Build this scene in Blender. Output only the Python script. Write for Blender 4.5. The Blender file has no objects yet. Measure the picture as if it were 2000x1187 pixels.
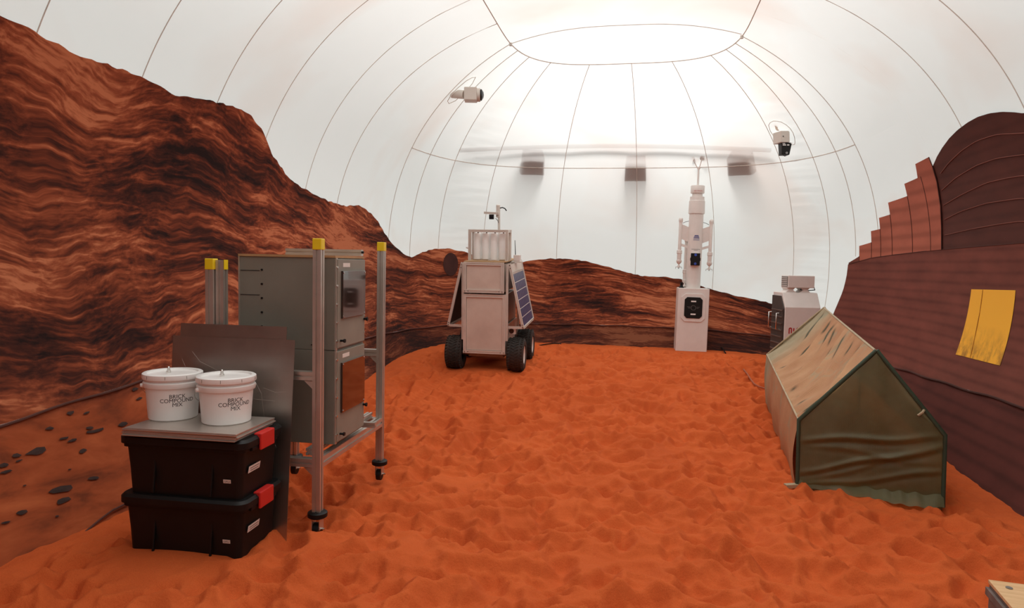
import bpy, math, random
import numpy as np
from mathutils import Vector, Matrix
random.seed(7); rng = np.random.default_rng(11)
scene = bpy.context.scene
col = scene.collection
R = math.radians

# ------------------------------------------------------------------ camera
F = 1333.0                     # focal length in pixels of the 2000 px wide frame (24 mm)
EYE = 1.65
PITCH = math.atan((593.5 - 515) / F); ROLL = R(1.2)
fw = np.array([0, math.cos(PITCH), -math.sin(PITCH)])
up0 = np.array([0, math.sin(PITCH), math.cos(PITCH)]); r0 = np.array([1., 0, 0])
upc = math.cos(ROLL) * up0 - math.sin(ROLL) * r0
rc = math.cos(ROLL) * r0 + math.sin(ROLL) * up0
CAM = np.array([0, 0, EYE])
cd = bpy.data.cameras.new('camera'); cam = bpy.data.objects.new('camera', cd); col.objects.link(cam)
cd.sensor_width = 36; cd.lens = F / 2000 * 36; cd.clip_start = .05; cd.clip_end = 100
cam.matrix_world = Matrix(((rc[0], upc[0], -fw[0], 0), (rc[1], upc[1], -fw[1], 0), (rc[2], upc[2], -fw[2], EYE), (0, 0, 0, 1)))
scene.camera = cam

# ------------------------------------------------------------------ light: the hall around the translucent tent, and its high-bay lamps
world = bpy.data.worlds.new('hall'); scene.world = world; world.use_nodes = True
bg = world.node_tree.nodes['Background']
bg.inputs[0].default_value = (.93, 1.0, .97, 1); bg.inputs[1].default_value = .84
def area_light(name, loc, size, power, color=(1, .99, .97)):
    l = bpy.data.lights.new(name, 'AREA'); l.shape = 'RECTANGLE'; l.size = size[0]; l.size_y = size[1]
    l.energy = power; l.color = color
    o = bpy.data.objects.new(name, l); col.objects.link(o); o.location = loc
    return o
area_light('hall_lamp', (2.1, 11.6, 8.6), (2.2, 2.2), 450)
area_light('hall_lamp', (.3, 4.0, 8.6), (2.4, 2.4), 430)
scene.view_settings.view_transform = 'Standard'; scene.view_settings.look = 'None'
scene.view_settings.gamma = 1; scene.view_settings.use_curve_mapping = False
scene.view_settings.exposure = .1

# ------------------------------------------------------------------ measuring: a photo point to a point in the place
def ray(px, py): return fw + rc * (px - 1000) / F - upc * (py - 593.5) / F
def at_z(px, py, z):
    d = ray(px, py); return CAM + d * ((z - EYE) / d[2])
def at_y(px, py, y):
    d = ray(px, py); return CAM + d * (y / d[1])
def on_plane(px, py, P, Q):        # vertical plane through P and Q
    d = ray(px, py); n = np.array([-(Q[1] - P[1]), Q[0] - P[0], 0.])
    return CAM + d * (((np.array(P) - CAM) @ n) / (d @ n))
def proj(p):
    q = np.array(p) - CAM; w = q @ fw
    return 1000 + F * (q @ rc) / w, 593.5 - F * (q @ upc) / w

# tent shell: long arched tunnel with a rounded end, axis turned 10.6 degrees to the right of the camera
YAW = R(10.6); AX = np.array([math.sin(YAW), math.cos(YAW)]); BX = np.array([math.cos(YAW), -math.sin(YAW)])
U0, LC, WH, VC, EM, EN, ZW, HT, ZB = 8.0, 4.3, 3.5, -.3, 3.5, 2.2, 1.7, 2.96, 2.86
ZC = 4.46                          # height where the roof panel is sewn on
KT = 13.0                          # length given to the rounded end in the running coordinate T
def xy(u, v): return np.array([u * AX[0] + v * BX[0], u * AX[1] + v * BX[1]])
def uv(p): return p[0] * AX[0] + p[1] * AX[1], p[0] * BX[0] + p[1] * BX[1]
def planR(u, v):
    return ((np.abs(v - VC) / WH) ** EM + (np.maximum(0, u - U0) / LC) ** EM) ** (1 / EM)
def Fs(p):
    u, v = uv(p); z = p[2] - ZW
    return planR(u, v) ** EN + abs(z / (HT if z > 0 else ZB)) ** EN
def Rz(z):
    s = z - ZW; return max(0., 1 - abs(s / (HT if s > 0 else ZB)) ** EN) ** (1 / EN)
def hit(px, py):
    d = ray(px, py); d = d / np.linalg.norm(d); t = .3
    while Fs(CAM + d * t) < 1 and t < 40: t += .05
    a, b = t - .05, t
    for _ in range(24):
        c = (a + b) / 2
        if Fs(CAM + d * c) < 1: a = c
        else: b = c
    return CAM + d * a
def Tof(p):
    u, v = uv(p); upn = (u - U0) / LC; vp = (v - VC) / WH
    if u <= U0: return u - U0 if vp < 0 else KT + U0 - u
    return KT * math.atan2(upn, -vp) / math.pi
def Tz(px, py):
    p = hit(px, py); return Tof(p), p[2]
def shell(T, z, off=0.):           # point of the shell, moved off metres into the tent
    r = Rz(z)
    if T <= 0: u, v = U0 + T, VC - WH * r
    elif T >= KT: u, v = U0 + KT - T, VC + WH * r
    else:
        a = math.pi * T / KT; c, s = -math.cos(a), math.sin(a)
        k = r / (abs(c) ** EM + abs(s) ** EM) ** (1 / EM)
        u, v = U0 + LC * k * s, VC + WH * k * c
    q = xy(u, v); p = np.array([q[0], q[1], z])
    if off:
        e = 1e-4; g = np.array([(Fs(p + d) - Fs(p - d)) for d in np.eye(3) * e])
        p = p - g / np.linalg.norm(g) * off
    return p
def Ta(deg): return KT * deg / 180

# sand level
def sstep(a, b, x):
    t = np.clip((x - a) / (b - a), 0, 1); return t * t * (3 - 2 * t)
def sand_base(x, y):
    u = x * AX[0] + y * AX[1]; v = x * BX[0] + y * BX[1]
    h = .28 * sstep(5.5, 10.2, u)
    h = h + .085 * np.exp(-(((x + 1.72) / .75) ** 2 + ((y - 3.55) / .42) ** 2))        # drift round the black boxes
    h = h + .07 * np.exp(-(((u - 10.6) / .9) ** 2 + ((v + 2.5) / .7) ** 2))            # dune in the far corner
    h = h - .045 * np.exp(-(((x + 1.25) / .8) ** 2 + ((y - 4.75) / .75) ** 2))         # hollow trodden round the rack
    return h

# ------------------------------------------------------------------ building
class MB:
    def __init__(s): s.v = []; s.f = []
    def add(s, vs, fs):
        n = len(s.v); s.v += [tuple(float(c) for c in p) for p in vs]; s.f += [tuple(i + n for i in f) for f in fs]; return s
    def box(s, a, b, rot=None, piv=None):
        (x0, y0, z0), (x1, y1, z1) = a, b
        vs = [(x0, y0, z0), (x1, y0, z0), (x1, y1, z0), (x0, y1, z0), (x0, y0, z1), (x1, y0, z1), (x1, y1, z1), (x0, y1, z1)]
        if rot is not None:
            c = Vector(piv) if piv is not None else Vector(((x0 + x1) / 2, (y0 + y1) / 2, (z0 + z1) / 2))
            vs = [tuple(rot @ (Vector(p) - c) + c) for p in vs]
        return s.add(vs, [(0, 3, 2, 1), (4, 5, 6, 7), (0, 1, 5, 4), (1, 2, 6, 5), (2, 3, 7, 6), (3, 0, 4, 7)])
    def frame(s, p0, p1, up=(0, 0, 1)):
        d = (Vector(p1) - Vector(p0)).normalized(); u = Vector(up)
        if abs(d.dot(u)) > .97: u = Vector((0, 1, 0))
        x = u.cross(d).normalized() if abs(d.dot(u)) < .999 else Vector((1, 0, 0)); y = d.cross(x); return x, y
    def sweep(s, prof, p0, p1, up=(0, 0, 1), caps=True):    # a closed outline pulled from p0 to p1
        x, y = s.frame(p0, p1, up); n = len(prof)
        vs = [Vector(p) + x * a + y * b for p in (p0, p1) for a, b in prof]
        fs = [(i, (i + 1) % n, n + (i + 1) % n, n + i) for i in range(n)]
        if caps: fs += [tuple(range(n - 1, -1, -1)), tuple(range(n, 2 * n))]
        return s.add(vs, fs)
    def cyl(s, p0, p1, r0, r1=None, seg=20, caps=True):
        r1 = r0 if r1 is None else r1; x, y = s.frame(p0, p1)
        vs = [Vector(p) + (x * math.cos(2 * math.pi * i / seg) + y * math.sin(2 * math.pi * i / seg)) * r for p, r in ((p0, r0), (p1, r1)) for i in range(seg)]
        fs = [(i, (i + 1) % seg, seg + (i + 1) % seg, seg + i) for i in range(seg)]
        if caps: fs += [tuple(range(seg - 1, -1, -1)), tuple(range(seg, 2 * seg))]
        return s.add(vs, fs)
    def lathe(s, prof, c=(0, 0, 0), seg=40, rot=None):
        vs = []; n = len(prof)
        for i in range(seg):
            a = 2 * math.pi * i / seg
            for r, z in prof:
                p = Vector((r * math.cos(a), r * math.sin(a), z))
                if rot is not None: p = rot @ p
                vs.append(p + Vector(c))
        fs = [(i * n + j, ((i + 1) % seg) * n + j, ((i + 1) % seg) * n + j + 1, i * n + j + 1) for i in range(seg) for j in range(n - 1)]
        return s.add(vs, fs)
    def tube(s, pts, r, seg=6):
        pts = [Vector(p) for p in pts]; n = len(pts); vs = []; px = None
        for i, p in enumerate(pts):
            d = (pts[min(i + 1, n - 1)] - pts[max(i - 1, 0)]).normalized()
            if px is None:
                t = Vector((0, 0, 1)) if abs(d.z) < .9 else Vector((1, 0, 0)); px = t.cross(d).normalized()
            px = (px - d * px.dot(d)).normalized(); py = d.cross(px)
            vs += [p + (px * math.cos(2 * math.pi * k / seg) + py * math.sin(2 * math.pi * k / seg)) * r for k in range(seg)]
        fs = [(i * seg + k, i * seg + (k + 1) % seg, (i + 1) * seg + (k + 1) % seg, (i + 1) * seg + k) for i in range(n - 1) for k in range(seg)]
        fs += [tuple(range(seg - 1, -1, -1)), tuple(range((n - 1) * seg, n * seg))]
        return s.add(vs, fs)
    def grid(s, P):                # P[i][j]
        P = np.asarray(P, float); n, m = P.shape[:2]
        return s.add(P.reshape(-1, 3), [(i * m + j, (i + 1) * m + j, (i + 1) * m + j + 1, i * m + j + 1) for i in range(n - 1) for j in range(m - 1)])
    def poly(s, pts, depth):       # flat outline in x,z, thick along y from 0 to depth
        n = len(pts); vs = [(a, 0, b) for a, b in pts] + [(a, depth, b) for a, b in pts]
        return s.add(vs, [tuple(range(n)), tuple(range(2 * n - 1, n - 1, -1))] + [(i, n + i, n + (i + 1) % n, (i + 1) % n) for i in range(n)])
    def move(s, M):
        s.v = [tuple(M @ Vector(p)) for p in s.v]; return s
    def build(s, name, mat, parent=None, smooth=None, bevel=0, bseg=2, solid=0):
        me = bpy.data.meshes.new(name); me.from_pydata(s.v, [], s.f); me.update()
        if smooth:
            me.polygons.foreach_set('use_smooth', [True] * len(me.polygons)); me.set_sharp_from_angle(angle=R(smooth))
        return link(name, me, mat, parent, bevel, bseg, solid)
def link(name, me, mat, parent=None, bevel=0, bseg=2, solid=0):
    if mat is not None and not me.materials: me.materials.append(mat)
    o = bpy.data.objects.new(name, me); col.objects.link(o)
    if parent is not None: o.parent = parent
    if solid:
        m = o.modifiers.new('thickness', 'SOLIDIFY'); m.thickness = solid; m.offset = 0
    if bevel:
        m = o.modifiers.new('bevel', 'BEVEL'); m.width = bevel; m.segments = bseg; m.limit_method = 'ANGLE'; m.angle_limit = R(40)
    return o
def tag(o, label=None, cat=None, group=None, kind=None):
    if label: o['label'] = label
    if cat: o['category'] = cat
    if group: o['group'] = group
    if kind: o['kind'] = kind
    return o
def empty(name, loc=(0, 0, 0), rz=0, rx=0):
    o = bpy.data.objects.new(name, None); col.objects.link(o); o.location = tuple(float(c) for c in loc)
    o.rotation_euler = (rx, 0, rz); o.empty_display_size = .1; return o
def copy_tree(o, parent=None):
    c = o.copy(); col.objects.link(c); c.parent = parent
    for ch in list(o.children): copy_tree(ch, c)
    return c
def text_mesh(s, size):            # flat letters, centred on the origin
    cu = bpy.data.curves.new('letters', 'FONT'); cu.body = s; cu.size = size; cu.align_x = 'CENTER'; cu.align_y = 'CENTER'; cu.resolution_u = 3
    ob = bpy.data.objects.new('letters', cu); col.objects.link(ob)
    dg = bpy.context.evaluated_depsgraph_get(); me = bpy.data.meshes.new_from_object(ob.evaluated_get(dg))
    vs = [tuple(v.co) for v in me.vertices]; fs = [tuple(p.vertices) for p in me.polygons]
    bpy.data.objects.remove(ob); bpy.data.curves.remove(cu); bpy.data.meshes.remove(me)
    return vs, fs

# ------------------------------------------------------------------ materials
class NT:
    def __init__(s, name):
        s.m = bpy.data.materials.new(name); s.m.use_nodes = True; s.t = s.m.node_tree; s.n = s.t.nodes
        s.p = s.n['Principled BSDF']; s.out = s.n['Material Output']
    def new(s, t, **k):
        n = s.n.new(t)
        for a, b in k.items(): setattr(n, a, b)
        return n
    def l(s, a, b): s.t.links.new(a, b)
    def coord(s, kind='Object', scale=(1, 1, 1)):
        c = s.new('ShaderNodeTexCoord'); m = s.new('ShaderNodeMapping'); m.inputs['Scale'].default_value = scale
        s.l(c.outputs[kind], m.inputs[0]); return m.outputs[0]
    def noise(s, vec, scale, detail=4, rough=.55, dist=0):
        n = s.new('ShaderNodeTexNoise'); n.inputs['Scale'].default_value = scale; n.inputs['Detail'].default_value = detail
        n.inputs['Roughness'].default_value = rough; n.inputs['Distortion'].default_value = dist
        if vec is not None: s.l(vec, n.inputs['Vector'])
        return n.outputs['Fac']
    def ramp(s, fac, stops):
        r = s.new('ShaderNodeValToRGB'); e = r.color_ramp.elements
        while len(e) < len(stops): e.new(.5)
        for k, (p, c) in enumerate(stops): e[k].position = p; e[k].color = (*c, 1)
        s.l(fac, r.inputs[0]); return r.outputs[0]
    def mix(s, fac, a, b, mode='MIX'):
        n = s.new('ShaderNodeMix', data_type='RGBA', blend_type=mode)
        for i, x in ((0, fac), (6, a), (7, b)):
            if isinstance(x, (int, float)): n.inputs[i].default_value = x
            elif isinstance(x, tuple): n.inputs[i].default_value = (*x, 1)
            else: s.l(x, n.inputs[i])
        return n.outputs[2]
    def math(s, op, a, b=0., c=0.):
        n = s.new('ShaderNodeMath', operation=op)
        for i, x in enumerate((a, b, c)):
            if isinstance(x, (int, float)): n.inputs[i].default_value = x
            else: s.l(x, n.inputs[i])
        return n.outputs[0]
    def attr(s, name): return s.new('ShaderNodeAttribute', attribute_name=name).outputs['Fac']
    def xyz(s, a, b, c=0.):
        n = s.new('ShaderNodeCombineXYZ')
        for i, x in enumerate((a, b, c)):
            if isinstance(x, (int, float)): n.inputs[i].default_value = x
            else: s.l(x, n.inputs[i])
        return n.outputs[0]
    def bump(s, h, strength=.3, dist=.01):
        b = s.new('ShaderNodeBump'); b.inputs['Strength'].default_value = strength; b.inputs['Distance'].default_value = dist
        s.l(h, b.inputs['Height']); return b.outputs[0]
def mat(name, c, rough=.5, metal=0., vary=.12, vscale=8, bump=0., bscale=60, spec=.5, dust=0.):
    k = NT(name); v = k.coord()
    f = k.noise(v, vscale, 5)
    lo = tuple(x * (1 - vary) for x in c); hi = tuple(min(1, x * (1 + vary)) for x in c)
    base = k.ramp(f, [(.3, lo), (.7, hi)])
    if dust:                        # sand dust lying on the thing in patches of its own
        base = k.mix(k.math('MULTIPLY', k.ramp(k.noise(v, 3.1, 6), [(.45, (0, 0, 0)), (.75, (1, 1, 1))]), dust), base, (.42, .13, .05))
    k.l(base, k.p.inputs['Base Color'])
    k.p.inputs['Roughness'].default_value = rough; k.p.inputs['Metallic'].default_value = metal
    k.p.inputs['Specular IOR Level'].default_value = spec
    if bump: k.l(k.bump(k.noise(v, bscale, 3), bump), k.p.inputs['Normal'])
    return k.m
def fabric(name, c, trans=.5, stain=.0, fleck=.1, clear=.2):
    k = NT(name); v = k.coord()
    f = k.noise(v, .55, 3, .5, .4)
    base = k.mix(k.math('MULTIPLY', k.ramp(f, [(.5, (0, 0, 0)), (.72, (1, 1, 1))]), stain), c, (.80, .52, .40))
    base = k.mix(k.math('MULTIPLY', k.noise(v, 3.0, 5), fleck), base, (.75, .66, .58))
    d = k.new('ShaderNodeBsdfDiffuse'); t = k.new('ShaderNodeBsdfTranslucent'); ms = k.new('ShaderNodeMixShader')
    nb = k.bump(k.noise(k.coord(scale=(1, 1, 1)), 1.6, 3, .5), .25, .05)
    for n in (d, t): k.l(base, n.inputs[0]); k.l(nb, n.inputs['Normal'])
    ms.inputs[0].default_value = trans
    tr = k.new('ShaderNodeBsdfTransparent'); m2 = k.new('ShaderNodeMixShader'); m2.inputs[0].default_value = clear
    k.l(d.outputs[0], ms.inputs[1]); k.l(t.outputs[0], ms.inputs[2]); k.l(ms.outputs[0], m2.inputs[1]); k.l(tr.outputs[0], m2.inputs[2]); k.l(m2.outputs[0], k.out.inputs[0]); k.n.remove(k.p)
    return k.m
M = {}
M['fabric'] = fabric('white_tent_fabric', (.90, .89, .87), .5, .40)
M['seam'] = mat('seam_tape', (.66, .61, .55), .8)
M['seam_dark'] = mat('dark_hem_tape', (.10, .035, .025), .9)  # dark tape of the hem and skirt cord
M['alu'] = mat('aluminium_extrusion', (.62, .58, .53), .42, .85, .1, 6)
M['alu_dark'] = mat('slot_metal', (.30, .28, .26), .5, .8)
M['steel'] = mat('bright_steel', (.72, .70, .67), .25, 1.)
M['yellow'] = mat('yellow_cap', (.85, .60, .01), .45, 0, .04)
M['black'] = mat('black_plastic', (.006, .0055, .0055), .5, 0, .2, spec=.3)
M['rubber'] = mat('tyre_rubber', (.022, .017, .014), .8, 0, .3, 20, .2, 90, dust=.08)
M['white'] = mat('white_plastic', (.90, .88, .86), .35, 0, .03)
M['whitep'] = mat('white_paint', (.78, .72, .68), .45, 0, .03, dust=.06)
M['greyp'] = mat('grey_green_paint', (.20, .185, .15), .55, 0, .1, 3, .08, 220)
M['doorp'] = mat('grey_green_door_paint', (.26, .235, .19), .5, 0, .1, 3, .08, 220)
M['ply'] = mat('plywood', (.42, .24, .11), .7, 0, .15, 6)
M['red'] = mat('red_plastic', (.62, .025, .02), .4, 0, .05)
M['ink'] = mat('black_ink', (.015, .014, .014), .7, 0, 0)
M['redink'] = mat('red_ink', (.45, .02, .02), .7, 0, 0)
M['blueink'] = mat('blue_ink', (.03, .05, .25), .7, 0, 0)
M['blue'] = mat('blue_plastic', (.03, .08, .42), .45)
M['paper'] = mat('white_sticker', (.78, .70, .64), .6, 0, .03)
M['lens'] = mat('lens_glass', (.01, .012, .015), .08)

# ------------------------------------------------------------------ setting: the tent
def sv(*pts): return [Tz(*p) for p in pts]
ribs = [-3.5, -2.5, -1.5, -.5, .7, 1.75, 2.65, 3.52, 4.40, 5.27, 6.13, 7.15, 8.0]
gores = [0, 22.8, 31, 40, 52, 71, 93.4, 114, 132.2, 140.8, 148, 155.4, 180]
ZH = 3.3
rib_seams = []
walls = {n: tag(empty('wall_' + n), kind='structure') for n in ('left', 'right', 'back', 'front')}
roof = tag(empty('ceiling'), kind='structure')
def z_rows(z0, z1, n): return np.linspace(z0, z1, n)
def fabric_panel(T0, T1, z0, z1, parent, nt, nz, pucker=0.):
    P = []
    for T in np.linspace(T0, T1, nt):
        row = []
        f = (T - T0) / (T1 - T0)
        for z in np.linspace(z0, z1, nz):
            g = (z - z0) / (z1 - z0)
            off = -.020 * math.sin(math.pi * f) * (math.sin(math.pi * g) ** .5 if 0 < g < 1 else 0)
            if pucker:
                w = math.sin(z * 34 + 2.2 * math.sin(T * 5) + 1.5 * math.sin(z * 9)) + .6 * math.sin(z * 71 + T * 7)
                off += pucker * w * (math.sin(math.pi * f) ** .5 if 0 < f < 1 else 0)
            row.append(shell(T, z, off))
        P.append(row)
    return MB().grid(P).build('fabric_panel', M['fabric'], parent, smooth=60)
def seam(pts, parent, r=.0055, m='seam', name='seam'):
    return MB().tube(pts, r, 5).build(name, M[m], parent, smooth=60)
for i in range(len(ribs) - 1):
    a, b = ribs[i], ribs[i + 1]
    fabric_panel(a - U0, b - U0, -.12, ZC, walls['left'], 7, 26)
    fabric_panel(KT + U0 - b, KT + U0 - a, -.12, ZC, walls['right'], 7, 26)
    rib_seams.append((a - U0, 'left', .0042)); rib_seams.append((KT + U0 - a, 'right', .0042))
for i in range(len(gores) - 1):
    a, b = gores[i], gores[i + 1]; mid = (a + b) / 2
    w = walls['left'] if mid < 40 else walls['right'] if mid > 140.8 else walls['back']
    pk = .007 if (40 < mid < 52 or 132 < mid < 141) else 0
    nt = max(5, int((b - a) / 2.5))
    for z0, z1 in ((-.12, ZH), (ZH, ZC)):
        fabric_panel(Ta(a), Ta(b), z0, z1, w, nt, (130 if z1 == ZH else 50) if pk else (30 if z1 == ZH else 14), pk)
    rib_seams.append((Ta(a), 'left' if a < 40 else 'right' if a > 140.8 else 'back', .0048))
for t0, t1, w in ((22.8, 40, 'left'), (40, 140.8, 'back'), (140.8, 155.4, 'right')):
    seam([shell(Ta(t), ZH, .004) for t in np.linspace(t0, t1, 40)], walls[w], .007)
# roof panels between the two long seams
rcz = Rz(ZC)
def roof_pt(u, f):                 # f -1..1 across
    r = abs(f) * rcz; z = ZW + HT * (1 - r ** EN) ** (1 / EN); q = xy(u, VC + WH * f * rcz); return np.array([q[0], q[1], z])
def cap_pt(a, r):
    c, s = -math.cos(a), math.sin(a); k = r / (abs(c) ** EM + abs(s) ** EM) ** (1 / EM)
    q = xy(U0 + LC * k * s, VC + WH * k * c); return np.array([q[0], q[1], ZW + HT * (1 - r ** EN) ** (1 / EN)])
for i in range(len(ribs) - 1):
    MB().grid([[roof_pt(u, f) for f in np.linspace(-1, 1, 21)] for u in np.linspace(ribs[i], ribs[i + 1], 4)]).build('fabric_panel', M['fabric'], roof, smooth=60)
    seam([roof_pt(ribs[i], f) - np.array([0, 0, .004]) for f in np.linspace(-1, 1, 40)], roof, .0045)
MB().grid([[cap_pt(a, r) for r in np.linspace(.001, rcz, 14)] for a in np.linspace(0, math.pi, 40)]).build('fabric_panel', M['fabric'], roof, smooth=60)
arc = []
for f in np.linspace(-1, 1, 40):   # the last cross seam of the roof, joining the two side seams at 22.8 and 155.4 degrees
    q = xy(8.72, VC + WH * f * rcz * .97); lo_, z = 3.0, ZW + HT
    for _ in range(30):
        mid = (lo_ + z) / 2
        if Fs(np.array([q[0], q[1], mid])) < 1: lo_ = mid
        else: z = mid
    arc.append((q[0], q[1], z - .012))
seam(arc, roof, .0045)
edge = [shell(u - U0, ZC, .004) for u in np.linspace(-3.5, 8, 30)] + [shell(Ta(a), ZC, .004) for a in np.linspace(1, 179, 60)] + [shell(KT + U0 - u, ZC, .004) for u in np.linspace(8, -3.5, 30)]
seam(edge, roof, .007)
for a in (22.8, 155.4):
    p = shell(Ta(a), ZC, .01); MB().cyl(p + np.array([0, 0, -.02]), p + np.array([0, 0, .02]), .02, seg=10).build('seam_knot', M['seam'], roof, smooth=40)
# unseen end of the tent; dark lower print added to cut front light
for z0_, z1_, nm_, m_ in ((-.12, 2.7, 'added_dark_print', mat('added_dark_end_print', (.16, .055, .04), .85, 0, .3, 1.5)), (2.7, ZW + HT - .001, 'fabric_panel', M['fabric'])):
    P = [[np.append(xy(-3.5, VC + WH * Rz(z) * f), z) for f in np.linspace(-1, 1, 15)] for z in np.linspace(z0_, z1_, 20)]
    MB().grid(P).build(nm_, m_, walls['front'], smooth=60)

# ------------------------------------------------------------------ printed fabric on the walls
def mural_material(name):
    k = NT(name); T, s, og, zz = k.attr('run'), k.attr('strat'), k.attr('orange'), k.attr('high')
    base = k.xyz(T, k.math('MULTIPLY', s, 1.0), 0)
    # warp
    wn = k.new('ShaderNodeTexNoise'); wn.inputs['Scale'].default_value = 1.1; wn.inputs['Detail'].default_value = 3; k.l(base, wn.inputs['Vector'])
    sep = k.new('ShaderNodeSeparateColor'); k.l(wn.outputs['Color'], sep.inputs[0])
    wy = k.math('MULTIPLY_ADD', sep.outputs[0], .30, k.math('ADD', s, -.15))
    wx = k.math('MULTIPLY_ADD', sep.outputs[1], .9, T)
    v1 = k.xyz(k.math('MULTIPLY', wx, 1.0), k.math('MULTIPLY', wy, 7.5), 1.7)
    v2 = k.xyz(k.math('MULTIPLY', wx, 2.2), k.math('MULTIPLY', wy, 26.), 5.1)
    v3 = k.xyz(k.math('MULTIPLY', wx, .55), k.math('MULTIPLY', wy, 1.5), 9.3)
    v4 = k.xyz(k.math('MULTIPLY', wx, 14.), k.math('MULTIPLY', wy, 60.), 3.3)
    a = k.noise(v1, 1, 3, .55); b = k.noise(v2, 1, 4, .6); c = k.noise(v3, 1, 3, .5); d = k.noise(v4, 1, 3, .6)
    val = k.math('MULTIPLY_ADD', a, .55, k.math('MULTIPLY_ADD', b, .36, k.math('MULTIPLY_ADD', c, .52, k.math('MULTIPLY', d, .26))))
    v5 = k.xyz(k.math('MULTIPLY', wx, .8), k.math('MULTIPLY', wy, 9.), 7.7)
    e_ = k.noise(v5, 1, 3, .6)
    rid = k.math('POWER', k.math('SUBTRACT', 1., k.math('ABSOLUTE', k.math('MULTIPLY_ADD', e_, 2., -1.))), 14.)
    val = k.math('MULTIPLY_ADD', rid, .10, k.math('ADD', val, -.02))
    rock = k.ramp(val, [(.66, (.016, .006, .005)), (.75, (.066, .016, .009)), (.82, (.16, .035, .015)), (.90, (.31, .074, .030)), (.98, (.56, .185, .085))])
    # lay-up of pale red dust towards the lower rocks
    rock = k.mix(k.math('MULTIPLY', og, .0), rock, rock)
    sv_ = k.xyz(k.math('MULTIPLY', T, 2.4), k.math('MULTIPLY', s, 9.), 2.)
    sand = k.ramp(k.noise(sv_, 1, 5, .6, .3), [(.3, (.16, .035, .012)), (.5, (.33, .068, .02)), (.72, (.46, .11, .035))])
    out = k.mix(og, rock, sand)
    # darker tone below the hem of the far hills
    out = k.mix(zz, out, k.mix(.62, rock, (.018, .006, .004)))
    k.l(out, k.p.inputs['Base Color']); k.p.inputs['Roughness'].default_value = .85; k.p.inputs['Specular IOR Level'].default_value = .2
    k.l(k.bump(k.noise(base, 3., 2), .15, .03), k.p.inputs['Normal'])
    return k.m
M['mural'] = mural_material('printed_rock_mural')
def set_attr(me, name, vals):
    at = me.attributes.new(name, 'FLOAT', 'POINT'); at.data.foreach_set('value', np.asarray(vals, np.float32))
out_px = [(0, 30), (60, 58), (110, 85), (150, 108), (200, 122), (270, 147), (310, 168), (345, 186), (400, 193), (440, 203), (468, 212), (490, 226), (508, 250), (520, 275), (530, 302), (545, 322), (560, 345),
          (582, 362), (610, 378), (640, 392), (672, 402), (700, 400), (722, 415), (737, 432), (750, 455), (765, 476), (785, 494), (803, 503), (820, 494), (845, 486), (875, 485), (905, 491), (940, 503), (980, 512), (1012, 514), (1040, 508), (1070, 505),
          (1105, 505), (1140, 509), (1180, 519), (1225, 532), (1255, 539), (1300, 541), (1330, 545), (1360, 556), (1400, 568), (1440, 578), (1480, 586), (1520, 596), (1560, 606), (1600, 616), (1628, 622)]
OT = sv(*out_px)
ot = np.array([-11.5, -8.5, -6.3] + [p[0] for p in OT]); oz = np.array([3.1, 3.2, 3.05] + [p[1] for p in OT])
hem_px = sv((0, 830), (140, 785), (285, 740), (430, 712), (560, 690), (680, 668), (750, 652), (800, 643), (860, 637), (1000, 633), (1150, 634), (1300, 640), (1400, 646), (1490, 655), (1600, 675))
ht = np.array([-11.5] + [p[0] for p in hem_px]); hz = np.array([.68] + [p[1] for p in hem_px])
def smooth_out(T):                 # wide average of the outline, for the run of the printed strata
    return np.mean([np.interp(T + d, ot, oz) for d in np.linspace(-1.1, 1.1, 13)])
def mural_piece(name, T0, T1, lower, parent, nT, nZ, off):
    P = []; A = [[], [], [], []]
    for T in np.linspace(T0, T1, nT):
        zh = np.interp(T, ht, hz); zt = np.interp(T, ot, oz) + .008 * math.sin(T * 31 + 3 * math.sin(T * 4.7)) * math.sin(T * 5.3)
        a, b = (-.12, zh) if lower else (zh, max(zh + .05, zt)); so = smooth_out(T); row = []
        for z in np.linspace(a, b, nZ):
            o = off + (.035 * min(1, (zh - z) * 6) * 0 if lower else 0)
            row.append(shell(T, z, o))
            w = min(1.2, max(0, (z - .3) / max(.4, so - .3)))
            wl = sstep(-1.2, .8, T)
            A[0].append(T); A[1].append(z - (so - 2.0) * w * .9 + .05 * math.sin(T * 1.3 + 1) + .03 * math.sin(T * 2.9))
            A[2].append(float(sstep(.12, -.05, z - .62) * (1 - sstep(-2.0, -.4, T))) if True else 0)
            A[3].append(float(wl) if lower else 0)
        P.append(row)
    o = MB().grid(P).build(name, M['mural'], parent, smooth=60)
    for n, v in zip(('run', 'strat', 'orange', 'high'), A): set_attr(o.data, n, v)
    return o
T40 = Ta(40)
mural_l = mural_piece('mural', -11.5, T40, False, walls['left'], 330, 60, .012)
mural_ll = mural_piece('mural_skirt', -11.5, T40, True, walls['left'], 200, 16, .006)
mural_b = mural_piece('mural', T40, ot[-1], False, walls['back'], 160, 36, .012)
mural_bl = mural_piece('mural_skirt', T40, ot[-1], True, walls['back'], 110, 12, .006)
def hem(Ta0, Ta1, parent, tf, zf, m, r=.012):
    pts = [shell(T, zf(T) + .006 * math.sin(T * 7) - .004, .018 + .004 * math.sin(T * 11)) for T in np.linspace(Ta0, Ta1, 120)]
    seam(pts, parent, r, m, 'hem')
hz_f = lambda T: np.interp(T, ht, hz)
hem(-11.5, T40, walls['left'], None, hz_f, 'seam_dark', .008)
hem(T40, ot[-1], walls['back'], None, hz_f, 'seam_dark', .008)
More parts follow.
